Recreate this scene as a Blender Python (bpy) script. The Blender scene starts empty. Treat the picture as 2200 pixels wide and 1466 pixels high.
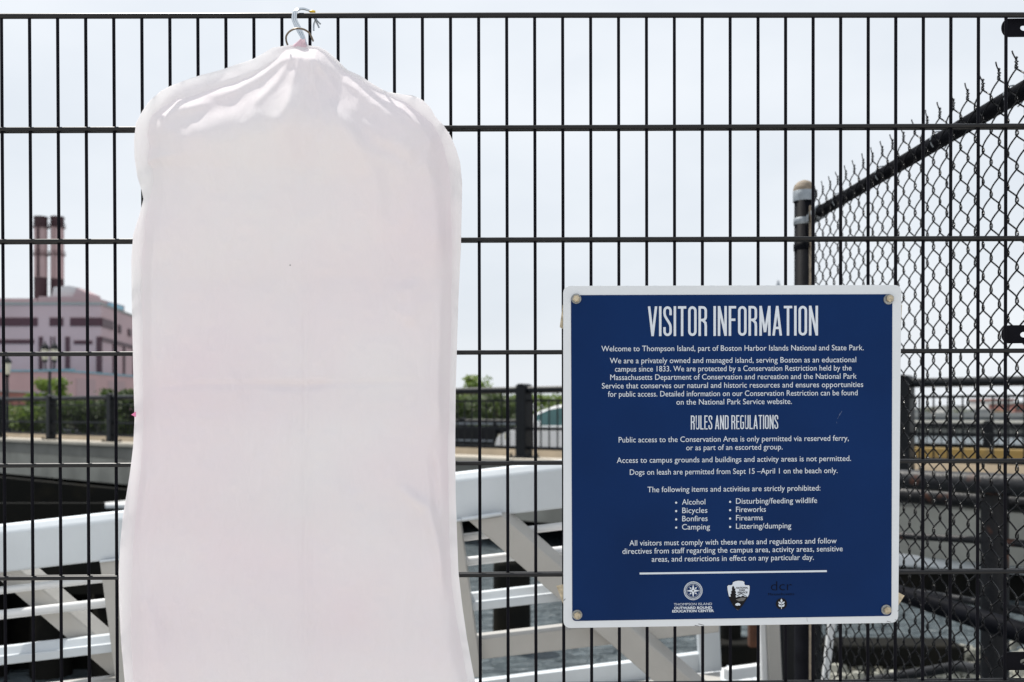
import bpy, math, random
import numpy as np
from mathutils import Vector, Matrix
random.seed(7); np.random.seed(7)
R = math.radians
S = bpy.context.scene
COL = S.collection

# ------------------------------------------------------------------ camera
CAMY, EYE, F, HOR = -1.78, 1.55, 2138.9, 885.0
cd = bpy.data.cameras.new('camera'); cam = bpy.data.objects.new('camera', cd); COL.objects.link(cam)
cam.location = (0, CAMY, EYE); cam.rotation_euler = (R(90), 0, 0)
cd.lens = 35; cd.sensor_width = 36; cd.shift_y = (HOR - 733) / 2200
cd.clip_start = 0.05; cd.clip_end = 8000
cd.dof.use_dof = True; cd.dof.focus_distance = 1.77; cd.dof.aperture_fstop = 5.6
S.camera = cam

# ------------------------------------------------------------------ light
SUN_EL, SUN_AZ = R(62), R(-40)          # azimuth from +Y towards +X
sv = Vector((math.sin(SUN_AZ) * math.cos(SUN_EL), math.cos(SUN_AZ) * math.cos(SUN_EL), math.sin(SUN_EL)))
W = bpy.data.worlds.new('World'); S.world = W; W.use_nodes = True
nt = W.node_tree; nt.nodes.clear()
wo = nt.nodes.new('ShaderNodeOutputWorld'); bg = nt.nodes.new('ShaderNodeBackground')
sky = nt.nodes.new('ShaderNodeTexSky'); sky.sky_type = 'NISHITA'; sky.sun_disc = False
sky.sun_elevation = SUN_EL; sky.sun_rotation = SUN_AZ; sky.dust_density = 4.0; sky.air_density = 1.0
tcw = nt.nodes.new('ShaderNodeTexCoord'); mpw = nt.nodes.new('ShaderNodeMapping'); mpw.inputs['Scale'].default_value = (1, 1, 2.2)
nzw = nt.nodes.new('ShaderNodeTexNoise'); nzw.inputs['Scale'].default_value = 2.6; nzw.inputs['Detail'].default_value = 5
rmw = nt.nodes.new('ShaderNodeValToRGB')
rmw.color_ramp.elements[0].position = 0.3; rmw.color_ramp.elements[0].color = (7.2, 7.75, 8.4, 1)
rmw.color_ramp.elements[1].position = 0.72; rmw.color_ramp.elements[1].color = (9.0, 9.35, 9.75, 1)
mxw = nt.nodes.new('ShaderNodeMixRGB'); mxw.inputs[0].default_value = 0.9
nt.links.new(tcw.outputs['Generated'], mpw.inputs[0]); nt.links.new(mpw.outputs[0], nzw.inputs['Vector'])
nt.links.new(nzw.outputs[0], rmw.inputs[0])
nt.links.new(sky.outputs[0], mxw.inputs[1]); nt.links.new(rmw.outputs[0], mxw.inputs[2])
nt.links.new(mxw.outputs[0], bg.inputs[0]); bg.inputs[1].default_value = 0.089
nt.links.new(bg.outputs[0], wo.inputs[0])
sd = bpy.data.lights.new('sun', 'SUN'); sd.energy = 4.4; sd.angle = R(0.6); sd.color = (1, .955, .88)
so = bpy.data.objects.new('sun', sd); COL.objects.link(so); so.rotation_euler = sv.to_track_quat('Z', 'Y').to_euler()
S.view_settings.view_transform = 'Standard'; S.view_settings.look = 'None'
S.view_settings.exposure = 0.3; S.view_settings.gamma = 1
S.cycles.caustics_reflective = False; S.cycles.caustics_refractive = False; S.cycles.max_bounces = 10; S.cycles.transmission_bounces = 8; S.cycles.transparent_max_bounces = 12

# ------------------------------------------------------------------ helpers
def P(px, py, d):
    return Vector(((px - 1100) / F * d, d + CAMY, EYE + (HOR - py) / F * d))

def mat(name, col, rough=.5, metal=0.0, var=.08, nscale=8.0, bump=0.0, bscale=60.0, col2=None, thr=(.45, .6), spec=.5, coat=0.0):
    m = bpy.data.materials.new(name); m.use_nodes = True
    n = m.node_tree; b = n.nodes['Principled BSDF']
    tc = n.nodes.new('ShaderNodeTexCoord'); nz = n.nodes.new('ShaderNodeTexNoise')
    nz.inputs['Scale'].default_value = nscale; nz.inputs['Detail'].default_value = 6
    n.links.new(tc.outputs['Object'], nz.inputs['Vector'])
    rp = n.nodes.new('ShaderNodeValToRGB')
    c = Vector(col)
    if col2 is None:
        a_, b_ = c * (1 - var), c * (1 + var); rp.color_ramp.elements[0].position = .3; rp.color_ramp.elements[1].position = .7
    else:
        a_, b_ = c, Vector(col2); rp.color_ramp.elements[0].position = thr[0]; rp.color_ramp.elements[1].position = thr[1]
    rp.color_ramp.elements[0].color = (*a_, 1); rp.color_ramp.elements[1].color = (*b_, 1)
    n.links.new(nz.outputs[0], rp.inputs[0]); n.links.new(rp.outputs[0], b.inputs['Base Color'])
    b.inputs['Roughness'].default_value = rough; b.inputs['Metallic'].default_value = metal
    b.inputs['Specular IOR Level'].default_value = spec
    b.inputs['Coat Weight'].default_value = coat
    if bump:
        z2 = n.nodes.new('ShaderNodeTexNoise'); z2.inputs['Scale'].default_value = bscale; z2.inputs['Detail'].default_value = 4
        n.links.new(tc.outputs['Object'], z2.inputs['Vector'])
        bp = n.nodes.new('ShaderNodeBump'); bp.inputs['Strength'].default_value = bump; bp.inputs['Distance'].default_value = .01
        n.links.new(z2.outputs[0], bp.inputs['Height']); n.links.new(bp.outputs[0], b.inputs['Normal'])
    return m

class MB:
    def __init__(s): s.v = []; s.f = []; s.sm = []
    def add(s, vs, fs, smooth=False):
        o = len(s.v); s.v += [tuple(x) for x in vs]
        s.f += [tuple(i + o for i in f) for f in fs]; s.sm += [smooth] * len(fs)
        return s
    def box(s, a, b):
        (x0, y0, z0), (x1, y1, z1) = a, b
        return s.hexa([(x0, y0, z0), (x1, y0, z0), (x1, y1, z0), (x0, y1, z0), (x0, y0, z1), (x1, y0, z1), (x1, y1, z1), (x0, y1, z1)])
    def hexa(s, v):
        return s.add(v, [(0, 3, 2, 1), (4, 5, 6, 7), (0, 1, 5, 4), (1, 2, 6, 5), (2, 3, 7, 6), (3, 0, 4, 7)])
    def prism(s, pts, off):                       # pts: loop of Vectors, off: extrusion Vector
        n = len(pts); v = list(pts) + [p + off for p in pts]
        return s.add(v, [tuple(range(n)), tuple(range(2 * n - 1, n - 1, -1))] + [(i, i + n, (i + 1) % n + n, (i + 1) % n) for i in range(n)])
    def beam(s, a, b, w, h, up=Vector((0, 0, 1))):   # rectangular bar a->b
        a, b = Vector(a), Vector(b); d = (b - a).normalized(); r = d.cross(up).normalized(); u = r.cross(d)
        c = [(-1, -1), (1, -1), (1, 1), (-1, 1)]
        return s.hexa([a + r * (i * w / 2) + u * (j * h / 2) for i, j in c] + [b + r * (i * w / 2) + u * (j * h / 2) for i, j in c])
    def tube(s, pts, r, n=8, caps=True, smooth=True):
        pts = [Vector(p) for p in pts]; m = len(pts)
        rs = r if isinstance(r, (list, tuple)) else [r] * m
        t0 = (pts[1] - pts[0]).normalized()
        nrm = t0.orthogonal().normalized(); vs = []; fs = []
        for i in range(m):
            t = (pts[min(i + 1, m - 1)] - pts[max(i - 1, 0)]).normalized()
            nrm = (nrm - t * nrm.dot(t)).normalized(); bi = t.cross(nrm)
            for k in range(n):
                a = 2 * math.pi * k / n
                vs.append(pts[i] + (nrm * math.cos(a) + bi * math.sin(a)) * rs[i])
        for i in range(m - 1):
            for k in range(n):
                fs.append((i * n + k, i * n + (k + 1) % n, (i + 1) * n + (k + 1) % n, (i + 1) * n + k))
        s.add(vs, fs, smooth)
        if caps:
            s.add([vs[k] for k in range(n)], [tuple(range(n - 1, -1, -1))])
            s.add([vs[(m - 1) * n + k] for k in range(n)], [tuple(range(n))])
        return s
    def lathe(s, prof, c, n=24, smooth=True):         # prof [(r,z)], vertical axis
        c = Vector(c); vs = []; fs = []
        for r, z in prof:
            for k in range(n):
                a = 2 * math.pi * k / n; vs.append(c + Vector((r * math.cos(a), r * math.sin(a), z)))
        for i in range(len(prof) - 1):
            for k in range(n):
                fs.append((i * n + k, i * n + (k + 1) % n, (i + 1) * n + (k + 1) % n, (i + 1) * n + k))
        return s.add(vs, fs, smooth)
    def build(s, name, m, parent=None, bevel=0.0):
        me = bpy.data.meshes.new(name); me.from_pydata(s.v, [], s.f); me.update()
        me.polygons.foreach_set('use_smooth', s.sm)
        o = bpy.data.objects.new(name, me); COL.objects.link(o)
        if m: me.materials.append(m)
        if parent is not None:
            o.parent = parent; o.matrix_parent_inverse = Matrix.Translation(parent.location).inverted()
        if bevel:
            md = o.modifiers.new('bevel', 'BEVEL'); md.width = bevel; md.segments = 2; md.limit_method = 'ANGLE'
        return o

def tag(o, label=None, cat=None, group=None, kind=None):
    if label: o['label'] = label
    if cat: o['category'] = cat
    if group: o['group'] = group
    if kind: o['kind'] = kind
    return o

def thing(name, loc, label, cat, group=None):
    e = bpy.data.objects.new(name, None); COL.objects.link(e); e.location = loc; e.empty_display_size = .1
    return tag(e, label, cat, group)

# ------------------------------------------------------------------ materials
M = {}
M['black'] = mat('black_coating', (.005, .005, .008), .5, 0, .2, 30, spec=.06)
M['black_gloss'] = mat('black_paint', (.007, .0075, .010), .55, 0, .3, 12, .1, 90, spec=.02)
M['black_bar'] = mat('black_coating_bar', (.0055, .0055, .007), .34, 0, .2, 30, spec=.32)
M['black_mesh'] = mat('black_vinyl', (.004, .004, .0055), .2, 0, .2, 40, spec=.12)
M['black_worn'] = mat('worn_black_paint', (.010, .0105, .013), .45, 0, .2, 5, .3, 70, (.09, .035, .020), (.63, .70), spec=.25)
M['galv'] = mat('galvanised', (.24, .27, .30), .5, .3, .2, 60, .2, 200)
M['steel'] = mat('stainless', (.44, .38, .28), .36, .85, .3, 150, .3, 300)
M['washer'] = mat('washer_zinc', (.30, .31, .31), .45, .8, .25, 120, .3, 300)
M['wire'] = mat('bright_wire', (.56, .60, .64), .14, 1.0, .05, 40)
M['bronze'] = mat('bronze_wire', (.16, .125, .09), .32, .8, .15, 60)
M['alu_white'] = mat('white_painted_aluminium', (.53, .57, .605), .42, 0, .11, 2.2, .08, 40)
M['alu_grey'] = mat('mill_aluminium', (.40, .39, .37), .45, .15, .08, 5, .12, 50)
M['pipe_white'] = mat('white_pipe', (.66, .67, .68), .32, 0, .04, 6)
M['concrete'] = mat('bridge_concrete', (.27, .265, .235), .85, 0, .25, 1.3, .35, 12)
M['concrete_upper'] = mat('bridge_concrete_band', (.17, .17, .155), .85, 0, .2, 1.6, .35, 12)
M['curb'] = mat('pale_curb', (.54, .49, .41), .8, 0, .12, 2.5, .2, 20)
M['sand'] = mat('sandy_barrier', (.50, .42, .32), .85, 0, .12, 2, .2, 20)
M['asphalt'] = mat('asphalt', (.05, .05, .052), .9, 0, .25, 3, .3, 30)
M['dark'] = mat('creosote_timber_and_shade', (.010, .010, .009), .8, 0, .5, 2.5, .5, 14, (.018, .016, .012), (.5, .75), spec=.06)  # real timber, and the black of the added shade screens and back wall
M['rust'] = mat('rusty_steel', (.10, .038, .018), .8, 0, .4, 9, .4, 50)
M['rail'] = mat('railing_paint', (.006, .0075, .010), .4, 0, .2, 10, spec=.2)
M['paving'] = mat('quay_concrete', (.48, .465, .44), .85, 0, .15, 1.2, .2, 25)
M['sign_white'] = mat('sign_white', (.635, .665, .70), .4, 0, .02, 5, spec=.3)
M['sign_blue'] = mat('sign_blue', (.003, .0215, .094), .5, 0, .16, 3.5, .03, 60, spec=.08)
M['letter'] = mat('letter_white', (.60, .65, .72), .5, 0, .03, 5, spec=.2)
M['print_black'] = mat('print_black', (.008, .008, .010), .5, 0, .1, 5, spec=.1)
M['print_dim'] = mat('print_dim', (.004, .006, .014), .5, 0, .1, 5, spec=.05)
M['print_grey'] = mat('print_grey', (.10, .10, .10), .5, 0, .4, 300)
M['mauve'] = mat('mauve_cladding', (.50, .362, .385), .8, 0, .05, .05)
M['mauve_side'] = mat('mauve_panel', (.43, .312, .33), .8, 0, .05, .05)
M['pinkwall'] = mat('pink_render', (.50, .335, .345), .8, 0, .06, .08)
M['maroon'] = mat('maroon_band', (.060, .016, .028), .5, 0, .1, .2)
M['stackpink'] = mat('stack_concrete', (.46, .315, .315), .8, 0, .1, .1)
M['stackmar'] = mat('stack_maroon', (.050, .018, .024), .7, 0, .15, .1)
M['roofgrey'] = mat('roof_trim', (.30, .31, .31), .7, 0, .06, .1)
M['roofblue'] = mat('roof_blue', (.20, .38, .47), .6, 0, .06, .2)
M['skyblue'] = mat('blue_tarp', (.28, .52, .66), .6, 0, .06, .5)
M['shed'] = mat('pale_cladding', (.62, .58, .59), .7, 0, .05, .2)
M['carwhite'] = mat('car_white', (.86, .87, .88), .2, 0, .02, 3, coat=.6)
M['glass'] = mat('car_glass', (.035, .085, .09), .08, 0, .2, 3, spec=.35)
M['tyre'] = mat('tyre', (.015, .015, .016), .8)
M['lamp_lens'] = mat('lamp_lens', (.62, .60, .48), .25, 0, .1, 8)
M['yellow'] = mat('yellow_paint', (.22, .15, .045), .8, 0, .5, 2.2, .2, 20, (.075, .06, .04), (.5, .62))
M['yellow_tip'] = mat('yellow_plastic', (.75, .48, .01), .35)
M['brick'] = mat('brick_far', (.27, .12, .10), .85, 0, .15, .3)
M['greyfar'] = mat('grey_far', (.22, .25, .29), .85, 0, .1, .2)
M['palefar'] = mat('pale_far', (.5, .5, .5), .85, 0, .1, .2)
M['land'] = mat('land_grass', (.15, .15, .135), .9, 0, .3, .05)
M['bark'] = mat('bark', (.06, .045, .035), .9, 0, .2, 6)
M['cap'] = mat('weathered_cap', (.20, .165, .125), .75, .0, .3, 50, .2, 120)

def leaf_mat(name, a, b):
    m = mat(name, a, .55, 0, .1, 1.1, 0, 60, b, (.35, .65))
    n = m.node_tree; pb = n.nodes['Principled BSDF']; tr = n.nodes.new('ShaderNodeBsdfTranslucent'); mx = n.nodes.new('ShaderNodeMixShader')
    src = pb.inputs['Base Color'].links[0].from_socket; n.links.new(src, tr.inputs[0])
    mx.inputs[0].default_value = .4; out = n.nodes['Material Output']
    n.links.new(pb.outputs[0], mx.inputs[1]); n.links.new(tr.outputs[0], mx.inputs[2]); n.links.new(mx.outputs[0], out.inputs[0])
    return m
M['leaf_light'] = leaf_mat('leaf_light', (.10, .17, .025), (.20, .27, .05))
M['leaf_dark'] = leaf_mat('leaf_dark', (.035, .060, .016), (.085, .125, .03))

def fabric(name, a, b, trans=.42):
    m = mat(name, a, .8, 0, .1, 2.6, 0, 60, b, (.36, .80))
    n = m.node_tree; pb = n.nodes['Principled BSDF']; pb.inputs['Specular IOR Level'].default_value = .2
    tr = n.nodes.new('ShaderNodeBsdfTranslucent'); mx = n.nodes.new('ShaderNodeMixShader'); mx.inputs[0].default_value = trans
    src = pb.inputs['Base Color'].links[0].from_socket; n.links.new(src, tr.inputs[0])
    out = n.nodes['Material Output']
    tc = n.nodes.new('ShaderNodeTexCoord')
    # woven dimples (2 mm) and soft wrinkles
    ck = n.nodes.new('ShaderNodeTexVoronoi'); ck.inputs['Scale'].default_value = 620
    wr = n.nodes.new('ShaderNodeTexNoise'); wr.inputs['Scale'].default_value = 9; wr.inputs['Detail'].default_value = 4; wr.inputs['Distortion'].default_value = .8
    mp = n.nodes.new('ShaderNodeMapping'); mp.inputs['Scale'].default_value = (1.6, 1, .55)
    n.links.new(tc.outputs['Object'], ck.inputs['Vector']); n.links.new(tc.outputs['Object'], mp.inputs[0]); n.links.new(mp.outputs[0], wr.inputs['Vector'])
    b1 = n.nodes.new('ShaderNodeBump'); b1.inputs['Strength'].default_value = .35; b1.inputs['Distance'].default_value = .012
    b2 = n.nodes.new('ShaderNodeBump'); b2.inputs['Strength'].default_value = .22; b2.inputs['Distance'].default_value = .0006
    n.links.new(wr.outputs[0], b1.inputs['Height']); n.links.new(ck.outputs[0], b2.inputs['Height']); n.links.new(b1.outputs[0], b2.inputs['Normal'])
    n.links.new(b2.outputs[0], pb.inputs['Normal']); n.links.new(b2.outputs[0], tr.inputs['Normal'])
    n.links.new(pb.outputs[0], mx.inputs[1]); n.links.new(tr.outputs[0], mx.inputs[2]); n.links.new(mx.outputs[0], out.inputs[0])
    return m
M['bag'] = fabric('bag_fabric', (.85, .83, .845), (.85, .755, .80), .28)
M['bag_back'] = fabric('bag_fabric_back', (.92, .92, .93), (.92, .88, .90), .5)
M['pink'] = fabric('pink_cloth', (.80, .60, .68), (.84, .70, .76), .35)

def water_mat():
    m = bpy.data.materials.new('harbour_water'); m.use_nodes = True
    n = m.node_tree; b = n.nodes['Principled BSDF']
    b.inputs['Base Color'].default_value = (.10, .125, .14, 1); b.inputs['Roughness'].default_value = .30; b.inputs['IOR'].default_value = 1.33
    tc = n.nodes.new('ShaderNodeTexCoord'); mp = n.nodes.new('ShaderNodeMapping'); mp.inputs['Scale'].default_value = (1, 1.9, 1)
    a = n.nodes.new('ShaderNodeTexNoise'); a.inputs['Scale'].default_value = 3.2; a.inputs['Detail'].default_value = 5; a.inputs['Distortion'].default_value = .6
    bp = n.nodes.new('ShaderNodeBump'); bp.inputs['Strength'].default_value = 1.0; bp.inputs['Distance'].default_value = .5
    n.links.new(tc.outputs['Object'], mp.inputs[0]); n.links.new(mp.outputs[0], a.inputs['Vector'])
    n.links.new(a.outputs[0], bp.inputs['Height']); n.links.new(bp.outputs[0], b.inputs['Normal'])
    return m
M['water'] = water_mat()

# ------------------------------------------------------------------ setting
WZ = -.62
w = MB(); w.add([(-3500, -40, WZ), (3500, -40, WZ), (3500, 6000, WZ), (-3500, 6000, WZ)], [(0, 1, 2, 3)])
tag(w.build('water', M['water']), kind='structure')
g = MB(); g.box((-300, -400, -1.9), (300, .35, 0)); tag(g.build('ground', M['paving']), kind='structure')
g = MB()
g.box((-420, 36, -2), (3, 760, .25)); g.box((3.004, 90, -2), (900, 5200, .3))
tag(g.build('land', M['land']), kind='structure')

# bridge coordinates: s along the deck (towards the right and near), n across (away)
BD = Vector((.765, -.644, 0)).normalized(); BN = Vector((.644, .765, 0)).normalized()
B0 = Vector((.037, 15.83 + CAMY, 0))
def BP(s, n, z): return B0 + BD * s + BN * n + Vector((0, 0, z))
def bprism(mb, s0, s1, prof):                   # prof: [(n,z)] loop extruded along s
    return mb.prism([BP(s0, n, z) for n, z in prof], BD * (s1 - s0))

bridge = thing('road_bridge', BP(0, 0, -.17), 'low grey concrete road bridge crossing the water with a pale ledge along its edge', 'bridge')
LZ = .81
for (s0, s1) in [(-75, -24), (-23.99, -16), (-15.99, -8), (-7.99, 0), (.01, 8), (8.01, 22)]:
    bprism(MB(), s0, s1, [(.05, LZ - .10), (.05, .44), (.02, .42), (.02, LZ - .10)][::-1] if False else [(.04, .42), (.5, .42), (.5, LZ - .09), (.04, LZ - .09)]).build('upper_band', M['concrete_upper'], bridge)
    bprism(MB(), s0, s1, [(0, -.17), (.5, -.17), (.5, .416), (0, .416)]).build('fascia', M['concrete'], bridge)
    bprism(MB(), s0, s1, [(-.05, LZ - .086), (.52, LZ - .086), (.52, LZ), (-.05, LZ)]).build('ledge', M['curb'], bridge, .012)
d_ = bprism(MB(), -75, 22, [(.504, -.12), (12, -.12), (12, .25), (.504, .25)]).build('deck', M['dark'], bridge)
bprism(MB(), -75, 22, [(12.02, -1.7), (12.5, -1.7), (12.5, .8), (12.02, .8)]).build('shade_back_wall', M['dark'], bridge)  # added dark wall along the far side, keeps the underside black
for s in np.arange(-40, 16, 4.0):
    MB().tube([BP(s, 2.2, -3), BP(s, 2.2, -.12)], .22, 12).build('pier', M['dark'], bridge)
tag(bprism(MB(), -75, 22, [(2.7, .254), (11.4, .254), (11.4, .262), (2.7, .262)]).build('road', M['asphalt']), kind='structure')
tag(bprism(MB(), -75, 22, [(.53, .254), (2.3, .254), (2.3, .66), (.53, .66)]).build('sidewalk', M['curb']), kind='structure')
b = bprism(MB(), -75, 22, [(2.32, .256), (2.66, .256), (2.60, .86), (2.38, .86)]).build('road_barrier', M['sand'], None, .02)
tag(b, 'low sandy coloured concrete barrier between the sidewalk and the white car', 'barrier')

# bridge railing
def railing(name, n0, z0, posts, label, h=1.14, bal=.165, m=M['rail']):
    t = thing(name, BP(posts[0], n0, z0), label, 'railing')
    for s in posts:
        p = MB(); c = BP(s, n0, z0)
        hw = .10; q = [c + BD * (i * hw) + BN * (j * hw) for i, j in ((-1, -1), (1, -1), (1, 1), (-1, 1))]
        p.prism(q, Vector((0, 0, h)))
        pts = []
        for k in range(9):
            a = math.pi * k / 8; pts.append(c + BD * (-math.cos(a) * hw) + BN * -hw + Vector((0, 0, h + .003 + math.sin(a) * .05)))
        p.prism(pts, BN * (2 * hw))
        po = p.build('post', m, t, .008)
        bp_ = MB(); q = [c + BD * (i * .19) + BN * (j * .17) for i, j in ((-1, -1), (1, -1), (1, 1), (-1, 1))]
        bp_.prism([v + Vector((0, 0, .004)) for v in q], Vector((0, 0, .022)))
        for i in (-1, 1):
            for j in (-1, 1):
                bp_.tube([c + BD * (i * .155) + BN * (j * .14) + Vector((0, 0, .02)), c + BD * (i * .155) + BN * (j * .14) + Vector((0, 0, .07))], .02, 8)
        bp_.build('base_plate', m, po)
    for s0, s1 in zip(posts[:-1], posts[1:]):
        a, b_ = s0 + .105, s1 - .105
        r = MB(); zc = z0 + h - .05
        sec = [BP(a, n0, zc) + BN * (math.cos(k * math.pi / 5) * .06) + Vector((0, 0, math.sin(k * math.pi / 5) * .058)) for k in range(10)]
        r.prism(sec, BD * (b_ - a)); r.build('top_rail', m, t)
        pn = MB()
        for zz, hh, ww in ((z0 + .92, .03, .035), (z0 + .47, .045, .04), (z0 + .16, .05, .045)):
            pn.beam(BP(a, n0, zz), BP(b_, n0, zz), ww, hh)
        k = 0; s = a + .08
        while s < b_ - .04:
            top = zc - .05 if k % 3 == 1 else z0 + .905
            pn.beam(BP(s, n0, z0 + .185), BP(s, n0, top), .017, .017, BD); s += bal; k += 1
        pn.build('baluster_panel', m, t)
    return t
railing('bridge_railing', .24, LZ, [-42.4, -39.1, -35.9, -32.6, -29.4, -26.1, -22.85, -19.55, -16.3, -13.1, -9.85, -6.55, -3.3, 0, 3.0, 6.0, 9.0, 12.0, 15.0],
        'black metal railing with thick posts standing on the pale bridge ledge')
railing('far_railing', 11.7, .25, [-40, -36, -32, -28, -24, -20, -16, -12, -8, -4, 0, 4, 8, 12, 16, 20],
        'black metal railing on the far side of the bridge road', 1.05)
yb = bprism(MB(), 4.2, 21, [(2.40, .865), (2.58, .865), (2.56, 1.045), (2.42, 1.045)]).build('yellow_barrier', M['yellow'], None, .02)
tag(yb, 'low dirty yellow barrier on the bridge sidewalk right of the sign', 'barrier')

# ------------------------------------------------------------------ white car on the bridge
def car():
    c0 = BP(-4.1, 4.2, .262)
    t = thing('parked_car', c0, 'white sedan on the bridge road seen through the black railing', 'car')
    U = BD; V = BN                      # U: from nose to tail, V: across (away)
    def CP(u, v, z): return c0 + U * u + V * v + Vector((0, 0, z))
    # body section outline (u,z), nose at u=0
    low = [(.10, .22), (.02, .38), (.0, .55), (.05, .72), (.16, .80), (.4, .875), (.7, .935), (1.1, .97), (2.4, 1.0), (3.4, 1.02), (4.0, 1.0), (4.45, .97), (4.55, .80), (4.58, .5), (4.50, .25)]
    top = [(.42, .89), (.72, 1.09), (1.10, 1.30), (1.5, 1.42), (2.1, 1.47), (2.9, 1.45), (3.6, 1.30), (4.1, 1.0)]
    mb = MB(); Wd = .90
    secs = [(0, .06, .0), (.06, .02, .0), (.2, .0, .0), (1.6, .0, .0), (1.74, .02, .0), (1.8, .06, .0)]
    n = len(low); vs = []
    for v, ins, _ in secs:
        for (u, z) in low:
            e = 1 - .05 * (ins > .03); vs.append(CP(2.3 + (u - 2.3) * (1 - ins * .4), v, .25 + (z - .25) * (1 - ins * .6)))
    fs = []
    for i in range(len(secs) - 1):
        for k in range(n):
            fs.append((i * n + k, i * n + (k + 1) % n, (i + 1) * n + (k + 1) % n, (i + 1) * n + k))
    fs.append(tuple(range(n))); fs.append(tuple(range(len(secs) * n - 1, (len(secs) - 1) * n - 1, -1)))
    mb.add(vs, fs); body = mb.build('body', M['carwhite'], t, .025)
    # cabin with tumblehome
    mb = MB(); n = len(top); vs = []
    def ins(z): return .05 + (z - .95) * .42
    for side in (0, 1):
        for (u, z) in top:
            v = ins(z) if side == 0 else 1.8 - ins(z); vs.append(CP(u, v, z))
    fs = [tuple(range(n)), tuple(range(2 * n - 1, n - 1, -1))] + [(i, i + n, i + 1 + n, i + 1) for i in range(n - 1)]
    mb.add(vs, fs); mb.build('cabin', M['carwhite'], t, .03)
    # side windows, proud by 3 mm
    def win(pts, name):
        q = [CP(u, ins(z) - .006, z) for u, z in pts]; MB().prism(q, V * -.004).build(name, M['glass'], t)
    win([(.66, 1.0), (.84, 1.105), (1.0, 1.19), (1.0, 1.0)], 'quarter_window')
    win([(1.06, 1.0), (1.06, 1.215), (1.36, 1.33), (1.8, 1.395), (2.3, 1.41), (2.3, 1.01)], 'window')
    win([(2.46, 1.01), (2.46, 1.41), (2.9, 1.39), (3.35, 1.30), (3.66, 1.12), (3.66, 1.03)], 'window')
    # windscreen
    q = [CP(.64, .18, 1.045), CP(.64, 1.62, 1.045), CP(1.10, 1.50, 1.305), CP(1.10, .30, 1.305)]
    MB().prism(q, (U * -.01 + Vector((0, 0, .012)))).build('windscreen', M['glass'], t)
    for u in (.85, 3.65):
        for v in (.0, 1.6):
            wh = MB()
            wh.tube([CP(u, v - .012, .32), CP(u, v + .212, .32)], .32, 24); wo_ = wh.build('wheel', M['tyre'], t)
            MB().tube([CP(u, v - .022, .32), CP(u, v - .014, .32)], .21, 20).build('rim', M['galv'], wo_)
    MB().prism([CP(.03, .04, .60), CP(.03, .42, .58), CP(.03, .42, .74), CP(.14, .02, .80), CP(.42, -.012, .83), CP(.40, -.012, .72)], U * -.025).build('headlight', M['lamp_lens'], t)
    MB().prism([CP(-.012, .45, .35), CP(-.012, 1.35, .35), CP(-.012, 1.30, .68), CP(-.012, .50, .68)], U * -.012).build('grille', M['tyre'], t)
    MB().prism([CP(-.01, .06, .24), CP(-.01, 1.74, .24), CP(-.01, 1.70, .33), CP(-.01, .10, .33)], U * -.02).build('bumper_intake', M['tyre'], t)
    mm = MB(); mm.prism([CP(1.15, -.14, .98), CP(1.31, -.14, .98), CP(1.29, -.14, 1.10), CP(1.19, -.14, 1.09)], V * .17); mm.build('mirror', M['carwhite'], t, .02)
    MB().prism([CP(2.52, -.004, .35), CP(2.532, -.004, .35), CP(2.532, -.004, 1.0), CP(2.52, -.004, 1.0)], V * -.003).build('door_gap', M['tyre'], t)
    MB().beam(CP(2.12, -.012, .93), CP(2.34, -.012, .94), .02, .03).build('door_handle', M['carwhite'], t)
car()

def guard_wall():
    t = thing('guard_wall', BP(-20, 10.2, .262), 'dark steel guard wall along the far edge of the road left of the white car', 'guard wall')
    bprism(MB(), -44, -3.4, [(10.1, .27), (10.2, .27), (10.2, 1.12), (10.1, 1.12)]).build('panel', M['rail'], t)
    for z in (.66, 1.17): bprism(MB(), -44, -3.4, [(10.05, z), (10.12 if z > 1 else 10.097, z), (10.12 if z > 1 else 10.097, z + .05), (10.05, z + .05)]).build('rail', M['galv'], t)
    for q in np.arange(-43, -3.4, 2.6): bprism(MB(), q, q + .1, [(10.0, .27), (10.046, .27), (10.046, 1.22), (10.0, 1.22)]).build('post', M['rail'], t)
guard_wall()

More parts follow.
